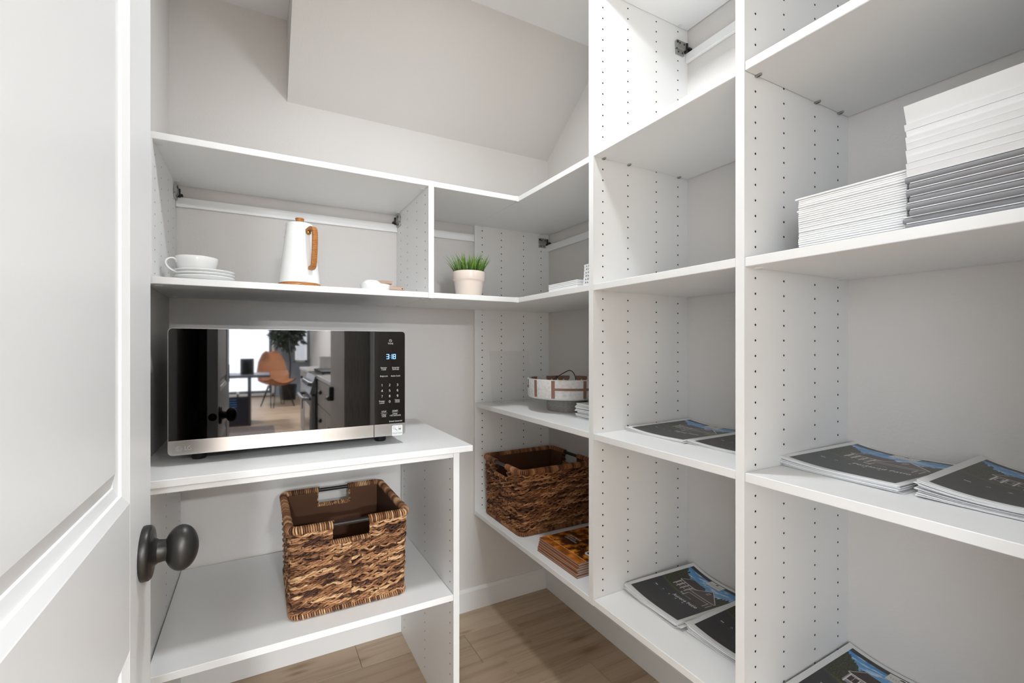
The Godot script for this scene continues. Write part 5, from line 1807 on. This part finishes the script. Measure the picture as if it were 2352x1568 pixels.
	for k in 4:
		var hh := MB.new()
		hh.box(Vector3(-0.045 + k * 0.028, 0.22, -0.01), Vector3(-0.028 + k * 0.028, 0.31, 0.01), 0.004, Transform3D(Basis(Vector3.BACK, 0.25), Vector3(0, 0.016, 0)))
		part("handle", hh, M.black, kbk)
	var rk := thing("recipe_stand", "small white tent card on the counter beyond the stove", "stand", P(0.72, 0.915, -2.95))
	var rs := MB.new()
	rs.box(Vector3(-0.08, 0, -0.002), Vector3(0.08, 0.16, 0.002), 0.0, Transform3D(Basis(Vector3.RIGHT, 0.3), Vector3(0, 0.001, 0.05)))
	rs.box(Vector3(-0.08, 0, -0.002), Vector3(0.08, 0.16, 0.002), 0.0, Transform3D(Basis(Vector3.RIGHT, -0.3), Vector3(0, 0.001, -0.05)))
	part("card", rs, M.trim, rk)
	# tall cabinet at the end of the counter, next to the doorway
	var tc := thing("tall_cabinet", "tall pale wood-grain cabinet next to the pantry doorway", "cabinet")
	var wg := mat(Color.WHITE, 0.5)
	wg.albedo_texture = noise_tex(0.015, 256, 4, false, 1.0, grad([c8(176, 170, 162), c8(206, 201, 194), c8(216, 212, 206)]))
	wg.uv1_triplanar = true
	wg.uv1_scale = Vector3(26, 1.2, 26)
	part("body", bx(0.50, xk - 0.001, 0.0, 2.3, -0.79, -0.16, 0.003), wg, tc)
	var tcd := part("door", bx(0.482, 0.50, 0.08, 2.28, -0.785, -0.165, 0.002), wg, tc)
	part("handle", bx(0.452, 0.482, 0.80, 0.90, -0.64, -0.62, 0.005), M.black, tcd)

	# desk, chair, picture frame and plant near the glass door
	var navy := mat(c8(44, 46, 58), 0.5)
	var dk := thing("kitchen_desk", "dark blue desk with a louvred front panel", "desk")
	part("top", bx(-1.35, 0.18, 0.72, 0.76, -5.75, -5.0, 0.004), mat(c8(96, 100, 112), 0.35), dk)
	part("side_panel", bx(-1.33, -1.29, 0.0, 0.72, -5.7, -5.05, 0.003), navy, dk)
	part("side_panel", bx(-0.12, -0.08, 0.0, 0.72, -5.7, -5.05, 0.003), navy, dk)
	part("front_panel", bx(-1.29, -0.12, 0.0, 0.44, -5.10, -5.07, 0.003), navy, dk)
	for k in 7: part("slat", bx(-0.48, -0.26, 0.18 + k * 0.035, 0.192 + k * 0.035, -5.065, -5.055, 0.002), mat(c8(90, 140, 200), 0.3), dk)
	var pf := thing("picture_frame", "small dark frame with a bright blue picture on the desk", "picture", P(-0.13, 0.76, -5.25))
	var pfr := MB.new()
	pfr.box(Vector3(-0.09, 0.0, -0.02), Vector3(0.09, 0.24, 0.0), 0.004)
	part("frame", pfr, M.black, pf)
	var pic := MB.new()
	pic.box(Vector3(-0.05, 0.05, 0.0), Vector3(0.05, 0.20, 0.002))
	part("picture", pic, mat(c8(70, 190, 225), 0.4), pf)
	var ch := thing("shell_chair", "tan leather shell chair on black wire legs", "chair", P(0.36, 0.0, -7.4), deg_to_rad(155))
	var sh := MB.new()
	var tan := mat(c8(166, 112, 78), 0.5)
	tan.cull_mode = BaseMaterial3D.CULL_DISABLED
	var prof := [[0.26, 0.47, 0.24], [0.18, 0.44, 0.28], [0.02, 0.42, 0.30], [-0.14, 0.43, 0.31], [-0.22, 0.52, 0.31], [-0.27, 0.68, 0.30], [-0.31, 0.88, 0.25], [-0.33, 1.03, 0.17], [-0.335, 1.08, 0.10]]
	for th in [0.0, -0.03]:
		for i in prof.size() - 1:
			for k in 8:
				var g := func(ii: int, kk: int) -> Vector3:
					var q: Array = prof[ii]
					var s := (kk / 4.0 - 1.0)
					return Vector3(s * q[2], q[1] + 0.10 * s * s * (1.0 if ii < 5 else 0.2) + th * 0.6, q[0] + 0.08 * s * s * (0.0 if ii < 4 else 1.0) + th * (0.2 if ii < 4 else 1.0))
				if th == 0.0: sh.quad(g.call(i, k), g.call(i, k + 1), g.call(i + 1, k + 1), g.call(i + 1, k))
				else: sh.quad(g.call(i, k + 1), g.call(i, k), g.call(i + 1, k), g.call(i + 1, k + 1))
	part("seat_shell", sh, tan, ch)
	for sx in [-1.0, 1.0]:
		for sz in [-1.0, 1.0]:
			var lg := MB.new()
			lg.tube(_smooth(PackedVector3Array([Vector3(sx * 0.10, 0.42, sz * 0.12), Vector3(sx * 0.20, 0.02, sz * 0.24), Vector3(sx * 0.23, 0.012, sz * 0.20), Vector3(sx * 0.16, 0.42, sz * 0.05)]), 5), 0.009, 8)
			part("leg", lg, M.black, ch)
	var bp := thing("tall_plant", "tall drooping dark green plant beyond the chair", "plant", P(0.62, 0.0, -8.55))
	var tp := MB.new()
	tp.lathe([Vector2(0.0, 0.0), Vector2(0.14, 0.0), Vector2(0.17, 0.34), Vector2(0.15, 0.34)], 20)
	part("pot", tp, M.black, bp)
	var tr := MB.new()
	tr.tube(_smooth(PackedVector3Array([Vector3(0, 0.3, 0), Vector3(0.03, 0.8, 0.02), Vector3(-0.02, 1.3, 0), Vector3(0, 1.7, 0)]), 4), 0.018, 8)
	part("stem", tr, M.black, bp)
	_leaves(bp, 420, Vector3(-0.03, 1.45, 0), 0.34, 0.13, c8(36, 46, 26), 9)
	var rug := MB.new()
	rb(rug, -1.6, 0.22, 0.0, 0.008, -4.9, -3.0, 0.003)
	var rm := mat(Color.WHITE, 0.95)
	rm.albedo_texture = noise_tex(0.08, 256, 4, false, 1.0, grad([c8(84, 76, 74), c8(140, 130, 126), c8(110, 100, 98)]))
	rm.uv1_triplanar = true
	rm.uv1_scale = Vector3(1.5, 1.5, 1.5)
	solid("rug", rug, rm, "grey brown mottled rug on the kitchen floor", "rug")

func _leaves(parent: Node, count: int, centre: Vector3, rad: float, size: float, col: Color, sd: int) -> void:
	var r := RandomNumberGenerator.new()
	r.seed = sd
	var b := MB.new()
	b.colored = true
	for i in count:
		var d := Vector3(r.randfn(), r.randfn() * 0.8, r.randfn()).normalized()
		var p := centre + d * rad * pow(r.randf(), 0.5)
		var dir := (d + Vector3(r.randfn(), r.randfn() - 0.8, r.randfn()) * 0.6).normalized()
		var s := dir.cross(Vector3(r.randfn(), r.randfn(), r.randfn())).normalized()
		var L := size * r.randf_range(0.7, 1.4)
		b.tint = (col * r.randf_range(0.7, 1.3)).srgb_to_linear()
		b.quad(p, p + dir * L * 0.5 + s * L * 0.22, p + dir * L, p + dir * L * 0.5 - s * L * 0.22)
	var m := mat(Color.WHITE, 0.5)
	m.vertex_color_use_as_albedo = true
	m.cull_mode = BaseMaterial3D.CULL_DISABLED
	part("foliage", b, m, parent, "stuff")
